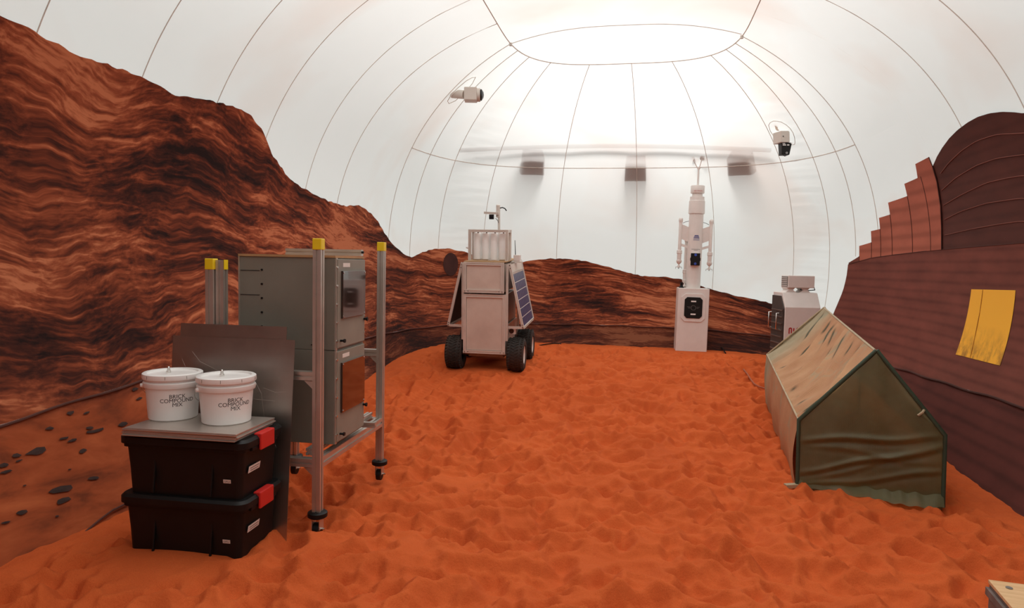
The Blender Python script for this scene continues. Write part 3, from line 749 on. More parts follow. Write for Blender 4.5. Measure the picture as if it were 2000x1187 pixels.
# ------------------------------------------------------------------ black boxes, sheets and buckets
TY = R(8.5)
ZL = .705                          # top of the upper lid
fr = at_z(476, 862, ZL)            # front right corner of the upper lid
TL, TW, THH = .755, .455, .345; KS = .972
def rrect(w, d, r, n=5, cx=0, cy=0):
    out = []
    for sx, sy, a0 in ((1, -1, -90), (1, 1, 0), (-1, 1, 90), (-1, -1, 180)):
        for i in range(n + 1):
            a = R(a0 + 90 * i / n); out.append((cx + sx * (w / 2 - r) + r * math.cos(a), cy + sy * (d / 2 - r) + r * math.sin(a)))
    return out
def loft(rings, cap0=True, cap1=True):
    n = len(rings[0]); m = MB(); vs = [p for r in rings for p in r]
    fs = [(i * n + j, i * n + (j + 1) % n, (i + 1) * n + (j + 1) % n, (i + 1) * n + j) for i in range(len(rings) - 1) for j in range(n)]
    if cap0: fs.append(tuple(range(n - 1, -1, -1)))
    if cap1: fs.append(tuple(range((len(rings) - 1) * n, len(rings) * n)))
    return m.add(vs, fs)
def ring(w, d, r, z, cx=0, cy=0): return [(x, y, z) for x, y in rrect(w, d, r, 5, cx, cy)]
def tote(loc, label):
    t = tag(empty('storage_tote', loc, -TY), label, 'storage box', 'stacked black storage boxes'); t.scale = (KS,) * 3
    # local: centre of footprint, z up, total height THH to lid top
    loft([ring(.655, .37, .03, 0), ring(.672, .385, .035, .15), ring(.69, .40, .035, .272), ring(.72, .422, .035, .275), ring(.72, .422, .035, .300)]).build('body', M['black'], t, smooth=35)
    for x in (-.17, .17):          # shallow ribs pressed into the front
        MB().box((x - .006, -.203, .03), (x + .006, -.19, .262), Matrix.Rotation(R(-7), 3, 'X')).build('rib', M['black'], t, bevel=.003)
    lid = loft([ring(TL - .03, TW - .03, .05, .290), ring(TL, TW, .06, .296), ring(TL, TW, .06, .330), ring(TL - .03, TW - .03, .05, THH), ring(TL - .10, TW - .10, .04, THH), ring(TL - .12, TW - .12, .04, THH - .012)]).build('lid', M['black'], t, smooth=35)
    for sx in (1, -1):
        x = sx * TL / 2
        l = MB(); l.box((min(x - sx * .034, x + sx * .012), -.075, .318), (max(x - sx * .034, x + sx * .012), .075, THH + .010))
        l.box((min(x - sx * .004, x + sx * .012), -.075, .262), (max(x - sx * .004, x + sx * .012), .075, .33))
        l.build('latch', M['red'], t, bevel=.006)
        MB().box((x - .02 - sx * .01, -.14, .27), (x - sx * .01 + .005, .14, .292)).build('handle', M['black'], t, bevel=.004)
    # stickers: on the front and on the right end
    def wallx(z): return -(.185 + (.20 - .185) * z / .272) - .0012
    y = wallx(.125) + .010
    st = MB().box((.235, -.0008, -.010), (.278, .0008, .010), Matrix.Rotation(R(6), 3, 'X'), (0, 0, 0)).move(Matrix.Translation((0, y - .012, .115))).build('sticker', M['paper'], t)
    vs, fs = text_mesh('ISRU', .0175)
    MB().add([(.2565 + a, -.0014, b) for a, b, c in vs], fs).move(Matrix.Translation((0, y - .012, .115))).build('lettering', M['ink'], st)
    s2_ = MB().box((-.0008, -.075, -.019), (.0008, .045, .019)).move(Matrix.Translation((.347, -.06, .165)) @ Matrix.Rotation(R(10), 4, 'Y')).build('sticker', M['paper'], t)
    for zz, y0, y1 in ((.006, -.06, .034), (-.008, -.055, .03)):
        MB().box((.0009, y0, zz - .0025), (.0013, y1, zz + .0025)).move(Matrix.Translation((.347, -.06, .165)) @ Matrix.Rotation(R(10), 4, 'Y')).build('print_line', mat('grey_print', (.2, .16, .14), .7), s2_)
    return t
ex = np.array([math.cos(TY), -math.sin(TY)]); ey = np.array([math.sin(TY), math.cos(TY)])
cc = fr[:2] - ex * (KS * TL / 2 - .012) + ey * (KS * TW / 2 - .012)
tote((cc[0], cc[1], ZL - KS * THH), 'upper black storage box with a red latch, carrying the stack of metal sheets')
tote((cc[0] - .006, cc[1] + .004, ZL - KS * 2 * THH + .012), 'lower black storage box with a red latch, sunk in the red sand')
M['sheet_edge'] = mat('stacked_sheet_metal', (.56, .50, .45), .35, .7, .08, 5)
zz = ZL + .001; sfr = at_z(461, 849, ZL + .04); NS = 7
for i in range(NS):
    th = .0052; ox = random.uniform(-.008, .008); oy = random.uniform(-.008, .008)
    if i == NS - 1: ox = oy = 0
    lab = 'topmost metal sheet of the stack under the two buckets' if i == NS - 1 else ('lowest metal sheet of the stack, lying on the upper black box' if i == 0 else '%s metal sheet counted from the top of the stack under the buckets' % ['', 'sixth', 'fifth', 'fourth', 'third', 'second'][i])
    c = sfr[:2] + ex * (ox) + ey * oy
    s = tag(empty('flat_metal_sheet', (c[0], c[1], zz), -TY + random.uniform(-.006, .006)), lab, 'metal sheet', 'flat sheets stacked on the black boxes')
    MB().box((-.645 + random.uniform(-.008, .008), 0, 0), (0, .40, th)).build('plate', M['sheet_edge'], s, bevel=.0008); zz += th + .0006
ZS = zz
def bucket(px, py, tang, label, hang):
    b = at_z(px, py, ZS); t = tag(empty('bucket', (b[0], b[1], ZS), 0), label, 'bucket', 'white mix buckets'); t.scale = (.972,) * 3
    rb, rt, h = .131, .150, .262
    prof = [(.001, .0), (rb - .006, .0), (rb, .006), (rt - .006, .186), (rt + .004, .187), (rt + .006, .190), (rt + .007, .214), (rt + .003, .218), (rt - .004, .219), (rt - .003, .236)]
    MB().lathe(prof, seg=56).build('body', M['white'], t, smooth=40)
    lp = [(rt - .002, .234), (rt + .010, .234), (rt + .012, .240), (rt + .010, .262), (rt + .004, .266), (rt - .014, .266), (rt - .018, .256), (rt - .05, .254), (.001, .257)]
    lid = MB().lathe(lp, seg=56).build('lid', M['white'], t, smooth=40)
    for i in range(9):
        a = R(-90 + 40 * i + 12); MB().box((-.0006, -.001, .240), (.0006, .001, .258)).move(Matrix.Rotation(a, 4, 'Z') @ Matrix.Translation((rt + .0117, 0, 0))).build('lid_notch', M['greyp'], lid)
    n = MB().lathe([(.001, .254), (.013, .254), (.013, .268), (.009, .270), (.009, .278), (.007, .279), (.009, .284), (.0085, .290), (.005, .294), (.001, .295)], (-.025, .0, .0), 16)
    n.build('valve', M['steel'], lid, smooth=40)
    # wire handle hanging at the side, on two ears
    hd = R(hang); c_, s_ = math.cos(hd), math.sin(hd)
    for sg in (1, -1):
        p = Vector((sg * c_ * (rt + .004), sg * s_ * (rt + .004), .195)); q = Vector((sg * c_ * (rt + .018), sg * s_ * (rt + .018), .195))
        MB().cyl(p, q, .014, .010, 14).build('handle_ear', M['white'], t, smooth=40)
    pts = []
    for i in range(25):
        a = math.pi * i / 24; rr = rt + .012
        out_ = .05 * math.sin(a); pts.append((c_ * rr * math.cos(a) - (-s_) * 0 + (-s_) * (-1) * 0 + s_ * -(rr * math.sin(a) * .99 + out_ * .0), s_ * rr * math.cos(a) + c_ * (rr * math.sin(a) * .99) * 1.0, .195 - .115 * math.sin(a)))
    MB().tube([(x * 1.02, y * 1.02, z) for x, y, z in pts], .0018, 5).build('wire_handle', M['steel'], t, smooth=40)
    for line, zc in (('BRICK', .142), ('COMPOUND', .118), ('MIX', .094)):
        vs, fs = text_mesh(line, .0315); out_ = []
        for a, b2, _ in vs:
            z = zc + b2 - a * math.tan(R(0)); r = rb + (rt - .006 - rb) * (z - .006) / .18 + .0008
            th = R(tang) + a / r; out_.append((r * math.cos(th), r * math.sin(th), z))
        MB().add(out_, fs).build('lettering', M['ink'], t)
    return t
bucket(338.5, 813.5, -63.5 + 9, 'white lidded bucket at the left, lettered in black, on the metal sheets', 27)
bucket(442.5, 821.5, -67.3 + 20, 'white lidded bucket nearest the red latch, lettered in black', 43)

# ------------------------------------------------------------------ rover
slope = math.atan((zs(rover_at + np.array([.17, 1., 0])) - zs(rover_at)) / 1.0) * .8
rover = tag(empty('wheeled_rover', (rover_at[0], rover_at[1], zs(rover_at) - .012), -R(9.6), slope), 'four-wheeled silver rover with side solar panels and a camera mast', 'rover'); rover.scale = (.95, .95, .985)
k = NT('dusty_panel_metal'); v = k.coord()
k.l(k.ramp(k.noise(v, 2.6, 6, .6), [(.3, (.60, .50, .43)), (.7, (.74, .64, .56))]), k.p.inputs['Base Color']); k.p.inputs['Metallic'].default_value = .2; k.p.inputs['Roughness'].default_value = .5
M['rpanel'] = k.m
M['alu2'] = mat('rover_extrusion', (.74, .69, .63), .4, .35, .08, 6)
M['dark_panel'] = mat('panel_back', (.05, .035, .028), .6)
def rframe(x0, x1, z0, z1, y, w, parent, nm='frame_bar'):
    bar(nm, (x0 + w / 2, y, z0), (x0 + w / 2, y, z1), w, parent, up=(0, 1, 0), m='alu2'); bar(nm, (x1 - w / 2, y, z0), (x1 - w / 2, y, z1), w, parent, up=(0, 1, 0), m='alu2')
    bar(nm, (x0 + w, y, z0 + w / 2), (x1 - w, y, z0 + w / 2), w, parent, m='alu2'); bar(nm, (x0 + w, y, z1 - w / 2), (x1 - w, y, z1 - w / 2), w, parent, m='alu2')
    for x in (x0 + w / 2, x1 - w / 2, x0 + w * 1.6, x1 - w * 1.6):
        for z in (z0 + w / 2,): MB().cyl((x, y - w / 2 - .002, z), (x, y - w / 2, z), .006, seg=8).build('bolt', M['black'], parent)
yf = -.12; yk = .88
MB().box((-.27, yf + .02, .26), (.27, yk, 1.03)).build('lower_body', M['rpanel'], rover, bevel=.004)
MB().box((-.255, yf - .004, .285), (.255, yf + .012, 1.01)).build('front_panel', M['rpanel'], rover, bevel=.002)
rframe(-.30, .30, .24, 1.045, yf, .042, rover)
MB().box((-.27, yf + .0, 1.07), (.26, yk, 1.45)).build('upper_body', M['rpanel'], rover, bevel=.004)
MB().box((-.25, yf - .024, 1.10), (.24, yf - .008, 1.44)).build('front_panel', M['rpanel'], rover, bevel=.002)
rframe(-.295, .275, 1.065, 1.475, yf - .02, .042, rover)
MB().box((-.29, yf - .02, 1.475), (.30, yk, 1.487)).build('deck', M['ply'], rover)
for x in (-.315, .315):
    bar('frame_bar', (x, yf + .02, .42), (x, yf + .02, 1.45), .03, rover, up=(0, 1, 0), m='alu2')
    bar('frame_bar', (x, yk, .3), (x, yk, 1.45), .03, rover, up=(0, 1, 0), m='alu2')
MB().box((-.26, .0, .17), (.26, .86, .24)).build('chassis', M['alu_dark'], rover, bevel=.01)
MB().box((.29, .0, .3), (.30, .84, .62)).build('side_plate', M['alu2'], rover)
MB().box((-.30, .0, .3), (-.29, .84, .62)).build('side_plate', M['alu2'], rover)
# wheels
WR, WW = .225, .235
tp = []
for i in range(17):
    a = math.pi * i / 16; tp.append((WR - .050 + .050 * math.sin(a) ** .45, -WW / 2 * math.cos(a)))
tprof = [(.115, -WW / 2 + .03), (.135, -WW / 2)] + [(max(.14, r), z) for r, z in tp] + [(.135, WW / 2), (.115, WW / 2 - .03)]
def wheel(x, y):
    t = MB().lathe(tprof, seg=44).move(Matrix.Translation((x, y, WR - .0)) @ Matrix.Rotation(R(90), 4, 'Y')).build('wheel', M['rubber'], rover, smooth=40)
    tr = MB(); n = 34
    for i in range(n):
        for j, (off, sk) in enumerate(((-.082, 26), (-.028, -26), (.028, 26), (.082, -26))):
            a = 2 * math.pi * (i + (.5 if j % 2 else 0)) / n
            r_ = WR - (.012 if abs(off) > .05 else .002)
            b = MB().box((-.024, -.011, -.008), (.024, .011, .010)).move(Matrix.Translation((x, y, WR)) @ Matrix.Rotation(a, 4, 'X') @ Matrix.Translation((off, 0, r_)) @ Matrix.Rotation(R(sk), 4, 'Z') @ Matrix.Rotation(R(-off * 190), 4, 'Y'))
            tr.add(b.v, b.f)
    tag(tr.build('tread', M['rubber'], t), kind='stuff')
    s_ = 1 if x > 0 else -1
    MB().lathe([(.001, .03), (.04, .03), (.05, .01), (.09, .0), (.115, .03), (.125, .045)], seg=28).move(Matrix.Translation((x + s_ * .06, y, WR)) @ Matrix.Rotation(R(90 * s_), 4, 'Y')).build('rim', M['whitep'], t, smooth=40)
    MB().cyl((x - s_ * .2, y, WR), (x, y, WR), .03, seg=14).build('axle', M['alu_dark'], t, smooth=40)
for x in (-.44, .44):
    for y in (.0, .84): wheel(x, y)
# leaning side panels
def side_panel(s_):
    xt, zt_, xb, zb_ = s_ * .335, 1.46, s_ * .535, .60
    y0, y1 = -.06, .93; w = .034
    a = bar('panel_frame', (xt, y0, zt_), (xb, y0, zb_), w, rover, up=(0, 1, 0), m='alu2')
    bar('panel_frame', (xt, y1, zt_), (xb, y1, zb_), w, rover, up=(0, 1, 0), m='alu2')
    for f in (.15, 1.): 
        p = (xt + (xb - xt) * f, zt_ + (zb_ - zt_) * f); bar('panel_frame', (p[0], y0 + w / 2, p[1]), (p[0], y1 - w / 2, p[1]), w, rover, m='alu2')
    for f in (.03, .075, .955, .99):
        p = Vector((xt + (xb - xt) * f, 0, zt_ + (zb_ - zt_) * f)); MB().cyl((p.x, y0 - w / 2 - .002, p.z), (p.x, y0 - w / 2, p.z), .007, seg=8).build('bolt', M['black'], rover)
    for yy in (y0, y1):
        bar('panel_strut', (s_ * .30, yy, zb_), (xb - s_ * .017, yy, zb_), .03, rover, m='alu2')
    d = Vector((xb - xt, 0, zb_ - zt_)); ln = d.length; d.normalize(); nrm = Vector((d.z * -1 * s_ * s_, 0, d.x)).normalized()
    if nrm.x * s_ < 0: nrm = -nrm
    def P(f, y, o): q = Vector((xt, 0, zt_)) + d * (ln * f) + nrm * o; return (q.x, y, q.z)
    f0, f1 = .17, .985
    pn = MB().add([P(f0, y0 + .02, -.004), P(f0, y1 - .02, -.004), P(f1, y1 - .02, -.004), P(f1, y0 + .02, -.004), P(f0, y0 + .02, .006), P(f0, y1 - .02, .006), P(f1, y1 - .02, .006), P(f1, y0 + .02, .006)],
                  [(0, 1, 2, 3), (7, 6, 5, 4), (0, 4, 5, 1), (1, 5, 6, 2), (2, 6, 7, 3), (3, 7, 4, 0)]).build('solar_panel', M['whitep'] if s_ > 0 else M['dark_panel'], rover)
    MB().add([P(f0, y0 + .02, -.0055), P(f0, y1 - .02, -.0055), P(f1, y1 - .02, -.0055), P(f1, y0 + .02, -.0055)], [(0, 1, 2, 3)]).build('panel_back', M['dark_panel'], pn)
    for i in range(6):
        a0 = f0 + (f1 - f0) * (i + .045) / 6; a1 = f0 + (f1 - f0) * (i + .955) / 6
        c = MB().add([P(a0, y0 + .035, .0062), P(a0, y1 - .035, .0062), P(a1, y1 - .035, .0062), P(a1, y0 + .035, .0062), P(a0, y0 + .035, .009), P(a0, y1 - .035, .009), P(a1, y1 - .035, .009), P(a1, y0 + .035, .009)],
                     [(0, 1, 2, 3), (7, 6, 5, 4), (0, 4, 5, 1), (1, 5, 6, 2), (2, 6, 7, 3), (3, 7, 4, 0)]).build('solar_cell', M['solar'], pn)
k = NT('solar_cell_blue'); c_ = k.new('ShaderNodeTexCoord'); sx_ = k.new('ShaderNodeSeparateXYZ'); k.l(c_.outputs['Object'], sx_.inputs[0])
st_ = k.math('GREATER_THAN', k.math('FRACT', k.math('MULTIPLY', sx_.outputs[1], 7.4)), .84)
k.l(k.mix(st_, (.018, .024, .10), (.30, .27, .36)), k.p.inputs['Base Color']); k.p.inputs['Roughness'].default_value = .35; M['solar'] = k.m
side_panel(1); side_panel(-1)
# canister rack on the deck
ry = .06
for x in (-.255, .275):
    bar('canister_post', (x, ry, 1.487), (x, ry, 1.905), .04, rover, up=(0, 1, 0), m='alu2'); bar('canister_post', (x, ry + .24, 1.487), (x, ry + .24, 1.905), .04, rover, up=(0, 1, 0), m='alu2')
    bar('canister_rail', (x, ry + .02, 1.885), (x, ry + .22, 1.885), .035, rover, m='alu2')
for y in (ry, ry + .24):
    bar('canister_rail', (-.235, y, 1.885), (.255, y, 1.885), .036, rover, m='alu2')
bar('canister_rail', (-.235, ry + .24, 1.50), (.255, ry + .24, 1.50), .03, rover, m='alu2')
for i in range(4):
    x = -.172 + .122 * i
    c = MB().lathe([(.001, 1.495), (.046, 1.495), (.054, 1.502), (.054, 1.850), (.050, 1.858), (.001, 1.858)], (x, ry + .11, 0), 28).build('canister', M['white'], rover, smooth=40)
    MB().cyl((x + .02, ry + .07, 1.858), (x + .02, ry + .07, 1.872), .012, seg=8).build('canister_valve', M['black'], c)
    if i < 3: MB().cyl((x + .061, ry + .11, 1.495), (x + .061, ry + .11, 1.87), .005, seg=8).build('tie_rod', M['white'], rover)
# mast with camera head
mx, my = .10, .42
MB().cyl((mx, my, 1.487), (mx - .012, my, 2.24), .018, seg=14).build('mast', M['alu2'], rover, smooth=40)
hd = MB().box((mx - .05, my - .03, 2.07), (mx + .0, my + .03, 2.25)).build('mast_head', M['alu2'], rover, bevel=.012)
bar('head_arm', (mx - .22, my - .05, 2.135), (mx - .0, my - .05, 2.125), .032, rover, m='alu2')
c = MB().box((mx - .14, my - .085, 2.045), (mx - .075, my - .03, 2.112)).build('mast_camera', M['black'], rover, bevel=.006)
MB().cyl((mx - .107, my - .095, 2.075), (mx - .107, my - .085, 2.075), .018, seg=14).build('lens', M['lens'], c)
MB().tube([(mx, my, 2.2), (mx + .04, my, 2.21), (mx + .08, my - .02, 2.195), (mx + .105, my - .03, 2.165)], .008, 6).build('cable', M['black'], rover, smooth=40)
MB().tube([(mx - .05, my - .05, 2.06), (mx - .02, my - .04, 2.03), (mx - .01, my, 1.98)], .004, 5).build('cable', M['black'], rover, smooth=40)
# radio box and aerial, work light
rb_ = MB().box((.33, .30, 1.475), (.42, .42, 1.56)).build('radio_box', M['whitep'], rover, bevel=.006)
MB().cyl((.35, .35, 1.56), (.34, .35, 1.76), .006, .004, 8).build('aerial', M['black'], rb_)
MB().add([(.345, .0, 1.445), (.345, .88, 1.445), (.362, .88, 1.35), (.362, .0, 1.35), (.351, .0, 1.446), (.351, .88, 1.446), (.368, .88, 1.351), (.368, .0, 1.351)], [(0, 1, 2, 3), (7, 6, 5, 4), (0, 4, 5, 1), (1, 5, 6, 2), (2, 6, 7, 3), (3, 7, 4, 0)]).build('upper_plate', M['rpanel'], rover)
MB().box((.29, .30, 1.455), (.44, .44, 1.475)).build('radio_shelf', M['alu2'], rover, bevel=.004)
l_ = MB().box((.325, -.02, .50), (.425, .05, .595)).build('work_light', M['whitep'], rover, bevel=.008)
MB().cyl((.368, -.03, .547), (.368, -.018, .547), .034, seg=20).build('lens', M['lens'], l_, smooth=40)
MB().cyl((-.32, ry + .05, 1.66), (-.275, ry + .05, 1.645), .012, seg=8).build('knob', M['white'], rover)
MB().tube([(.02 + .06 * math.sin(i * .9) + .012 * i, .02, 1.494 + .008 * (i % 2)) for i in range(12)], .006, 5).build('cable_bundle', M['whitep'], rover, smooth=40)

# ------------------------------------------------------------------ weather tower
sc = F / tower_at[1]
tower = tag(empty('weather_tower', (tower_at[0], tower_at[1] + .22, zs(tower_at) - .03), -YAW + R(1.5)), 'tall white weather tower on a box with an anemometer on top', 'weather station')
tower.rotation_euler[1] = R(.7)
bw, bh, bd = .50, 1.06, .42
loft([[(x, y, 0) for x, y in rrect(bw, bd, .01, 1, 0, -bd * 0)], [(x, y, bh) for x, y in rrect(bw - .004, bd - .01, .01, 1)]]).build('base_box', M['whitep'], tower, bevel=.006)
yfz = -bd / 2
def octa(w, h, c, cx=0, cz=0): return [(cx - w / 2 + c, cz - h / 2), (cx + w / 2 - c, cz - h / 2), (cx + w / 2, cz - h / 2 + c), (cx + w / 2, cz + h / 2 - c), (cx + w / 2 - c, cz + h / 2), (cx - w / 2 + c, cz + h / 2), (cx - w / 2, cz + h / 2 - c), (cx - w / 2, cz - h / 2 + c)]
zp = bh - .315
fr_ = MB().poly(octa(.385, .46, .06, .0, zp), .016).move(Matrix.Translation((0, yfz - .014, 0))).build('panel_surround', M['whitep'], tower, bevel=.004)
pl = MB().poly(octa(.285, .345, .04, .0, zp), .012).move(Matrix.Translation((0, yfz - .026, 0))).build('control_plate', M['black'], fr_, bevel=.003)
for dz in (.105, -.105): MB().box((-.04, yfz - .029, zp + dz - .011), (.04, yfz - .025, zp + dz + .011)).build('light_bar', M['white'], fr_)
M['greyprint'] = mat('grey_emblem_ink', (.10, .095, .09), .6)
em = MB().lathe([(.034, 0), (.042, 0), (.042, .002), (.034, .002), (.034, 0)], seg=28).move(Matrix.Translation((0, yfz - .0275, zp)) @ Matrix.Rotation(R(90), 4, 'X')); em.build('emblem_ring', M['greyprint'], fr_)
em = MB()
for s_ in (-1, 1):
    for i, L_ in enumerate((.052, .040, .030)): em.box((min(s_ * .05, s_ * (.05 + L_)), yfz - .0275, zp + .013 - i * .012), (max(s_ * .05, s_ * (.05 + L_)), yfz - .0262, zp + .018 - i * .012))
em.build('emblem_bars', M['greyprint'], fr_)
cr = .115; zt0 = bh; px2 = 1 / sc
def zt_(py): return bh + (558 - py) * px2
colm = MB().lathe([(cr * 1.02, zt0), (cr * 1.02, zt0 + .6), (cr, zt_(412)), (cr, zt_(408))], seg=40).build('column', M['whitep'], tower, smooth=40)
MB().lathe([(cr, zt_(411)), (cr + .016, zt_(411)), (cr + .018, zt_(408)), (cr + .012, zt_(386)), (cr + .003, zt_(385)), (cr + .001, zt_(378)), (.085, zt_(378)), (.083, zt_(370)), (.083, zt_(368))], seg=40).build('sleeve', M['whitep'], tower, smooth=40)
head = MB().lathe([(.001, zt_(371)), (.108, zt_(371)), (.112, zt_(370)), (.112, zt_(357)), (.106, zt_(356)), (.001, zt_(356))], seg=40).build('head', M['whitep'], tower, smooth=40)
def wrap_text(s, size, r, z0, ang, m, parent, yoff=0):
    vs, fs = text_mesh(s, size); MB().add([(r * math.cos(R(ang) + a / r), r * math.sin(R(ang) + a / r), z0 + b) for a, b, _ in vs], fs).build('lettering', M[m], parent)
wrap_text('NO TOUCH', .026, .1135, zt_(367.2), -88, 'redink', tower)
# blue pyramid emblem and a line of small print on the column
pe = MB()
def arc_bar(m, r, ang, w, z0, z1, n=8):
    vs = []; 
    for i in range(n + 1):
        th = R(ang) + (-w / 2 + w * i / n) / r; vs += [(r * math.cos(th), r * math.sin(th), z0), (r * math.cos(th), r * math.sin(th), z1)]
    m.add(vs, [(2 * i, 2 * i + 2, 2 * i + 3, 2 * i + 1) for i in range(n)])
zb_ = zt_(463.5)
for i, w in enumerate((.104, .100, .094, .082, .064)): arc_bar(pe, cr * 1.02 + .001, -86, w, zb_ + i * .018, zb_ + i * .018 + (.006 if i < 2 else .011))
pe.build('emblem', M['blueink'], colm)
pe = MB(); arc_bar(pe, cr * 1.02 + .001, -86, .15, zt_(481.6), zt_(481.0)); arc_bar(pe, cr * 1.02 + .001, -86, .07, zt_(483.6), zt_(483.0)); pe.build('small_print', M['greyprint'], colm)
# dark control case on the column
kz0, kz1 = zt_(513), zt_(489)
kb = MB().box((-.072, -cr - .045, kz0 - .008), (.072, -cr + .03, kz1 - .0)).build('case_mount', M['whitep'], tower, bevel=.004)
kc = MB().box((-.074, -cr - .075, kz0), (.074, -cr - .045, kz1)).build('control_case', M['black'], kb, bevel=.006)
for z in (kz0 + .028, kz1 - .028): MB().cyl((0, -cr - .081, z), (0, -cr - .073, z), .021, seg=16).build('blue_clip', M['blue'], kb, smooth=40)
for s_ in (-1, 1): MB().box((s_ * .074 - .008, -cr - .07, (kz0 + kz1) / 2 - .025), (s_ * .074 + .008, -cr - .05, (kz0 + kz1) / 2 + .025)).build('side_clip', M['black'], kb, bevel=.003)
# three outriggers
def outrigger(ang, L_, dz=0):
    c_, s_ = math.cos(R(ang)), math.sin(R(ang)); x, y = c_ * L_, s_ * L_
    zz = lambda py: zt_(py) - dz
    tu = MB().lathe([(.001, zz(419)), (.022, zz(419.5)), (.033, zz(421)), (.036, zz(424)), (.032, zz(427)), (.026, zz(430)), (.028, zz(431)), (.028, zz(483)), (.042, zz(484)), (.044, zz(490)), (.036, zz(491)), (.034, zz(503)), (.043, zz(503.5)), (.044, zz(507)), (.030, zz(509.5)), (.012, zz(511.5)), (.016, zz(514)), (.03, zz(517)), (.03, zz(518)), (.001, zz(518))], (x, y, 0), 20).build('outrigger', M['whitep'], tower, smooth=40)
    r_a = cr * .9; t = .006; nx, ny = -s_ * t, c_ * t
    def web(za, zb, zc, zd):
        p = [(c_ * r_a, s_ * r_a, za), (x * .93, y * .93, zb), (x * .93, y * .93, zc), (c_ * r_a, s_ * r_a, zd)]
        MB().add([(a + nx, b + ny, z) for a, b, z in p] + [(a - nx, b - ny, z) for a, b, z in p], [(0, 1, 2, 3), (7, 6, 5, 4), (0, 4, 5, 1), (1, 5, 6, 2), (2, 6, 7, 3), (3, 7, 4, 0)]).build('web', M['whitep'], tower)
    web(zz(438), zz(432), zz(461), zz(467)); web(zz(475), zz(470), zz(475), zz(480))
    MB().tube([(c_ * cr, s_ * cr, zz(425.5)), (c_ * (cr + .05), s_ * (cr + .05), zz(427)), (x * .86, y * .86, zz(430))], .004, 5).build('wire', M['black'], tu, smooth=40)
    for b in (0, 90, 180, 270):
        e = Vector((x, y, zz(517))); d = Vector((math.cos(R(b)), math.sin(R(b)), 0)) * .05
        MB().tube([e, e + d, e + d + Vector((0, 0, -.03))], .004, 5).build('foot_hook', M['alu_dark'], tu)
outrigger(180 - 2, .245); outrigger(-4, .245, .02); outrigger(128, .20, .32)
# anemometer
za = zt_(326)
MB().cyl((0, 0, zt_(356)), (0, 0, za), .018, .014, 12).build('anemometer_mast', M['whitep'], tower, smooth=40)
hub = MB().cyl((0, 0, za - .02), (0, 0, za + .06), .014, seg=12).build('anemometer_hub', M['whitep'], tower, smooth=40)
for i in range(4):
    a = R(20 + 90 * i); e = Vector((math.cos(a) * .112, math.sin(a) * .112, za + .185))
    MB().tube([(0, 0, za), e], .008, 6).build('anemometer_arm', M['whitep'], hub)
    rt_ = Matrix.Rotation(a + R(90), 3, 'Z') @ Matrix.Rotation(R(90), 3, 'X')
    MB().lathe([(.040 * math.sin(t), -.040 * math.cos(t)) for t in np.linspace(0.01, math.pi / 2, 8)] + [(.037, .0), (.027, -.022), (.001, -.036)], tuple(e), 18, rt_).build('anemometer_cup', M['whitep'], hub, smooth=50)
MB().lathe([(.04, 0), (.045, .015), (.03, .02), (.02, .04), (.03, .055), (.012, .06), (.025, .075), (.025, .085), (.001, .085)], (-.19, -.05, bh), 16).build('beacon', M['black'], tower, smooth=40)

# ------------------------------------------------------------------ white equipment case with a grille, and the device on it
case = tag(empty('equipment_case', (case_at[0], case_at[1], zs(case_at) - .03), R(-1)), 'white equipment case with a dark grille behind the green tent', 'equipment case')
cw, ch, cd_ = .50, 1.09, .47
prof = [(0, 0), (cd_, 0), (cd_, ch - .02), (.22, ch), (.0, ch - .20)]        # seen from the side: depth, height
# local: x 0..cw to the right, y depth
def pf(x): return [(x, y, z) for y, z in [(.0, 0), (cd_, 0), (cd_, ch), (.13, ch), (.0, ch - .20)]]
m_ = MB(); m_.add(pf(.02) + pf(cw), [(4, 3, 2, 1, 0), (5, 6, 7, 8, 9)] + [(i, (i + 1) % 5, 5 + (i + 1) % 5, 5 + i) for i in range(5)]); 
m_.build('body', M['whitep'], case, bevel=.008)
m_ = MB(); m_.add([(.0, y, z) for y, z in [(.02, .02), (cd_ - .02, .02), (cd_ - .02, ch - .05), (.15, ch - .05), (.02, ch - .22)]] + [(.022, y, z) for y, z in [(.02, .02), (cd_ - .02, .02), (cd_ - .02, ch - .05), (.15, ch - .05), (.02, ch - .22)]],
                  [(0, 1, 2, 3, 4), (9, 8, 7, 6, 5)] + [(i, 5 + i, 5 + (i + 1) % 5, (i + 1) % 5) for i in range(5)])
gr = m_.build('grille', M['dark_panel'], case)
M['slat'] = mat('grille_slat', (.11, .075, .06), .5)
for i in range(9):
    z = .10 + .092 * i; MB().box((-.012, .04, z), (.0, cd_ - .04, z + .016)).build('grille_slat', M['slat'], gr)
for y in (.14, cd_ - .04):
    MB().tube([(0, y, .58), (-.045, y, .58), (-.045, y, .80), (0, y, .80)], .009, 8).build('handle', M['steel'], case, smooth=50)
# red worm-style letters on the front
def stroke(pts, r=.0085):
    m = MB(); q = []
    for i in range(len(pts)): q.append((pts[i][0], 0, pts[i][1]))
    L = []; Rr = []
    for i in range(len(q)):
        a = Vector(q[max(0, i - 1)]); b = Vector(q[min(len(q) - 1, i + 1)]); d = (b - a).normalized(); n = Vector((-d.z, 0, d.x)) * r
        L.append(Vector(q[i]) + n); Rr.append(Vector(q[i]) - n)
    return m.add(L + Rr, [(i, i + 1, len(q) + i + 1, len(q) + i) for i in range(len(q) - 1)])
lw, lh = .058, .078
def arcp(cx, cz, r, a0, a1, n=8): return [(cx + r * math.cos(R(a0 + (a1 - a0) * i / n)), cz + r * math.sin(R(a0 + (a1 - a0) * i / n))) for i in range(n + 1)]
nN = [(0, 0), (0, lh - .016)] + arcp(.016, lh - .016, .016, 180, 20) + [(.046 - .015, .012)] + arcp(.046, .016, .016, 200, 360) + [(.062, lh)]
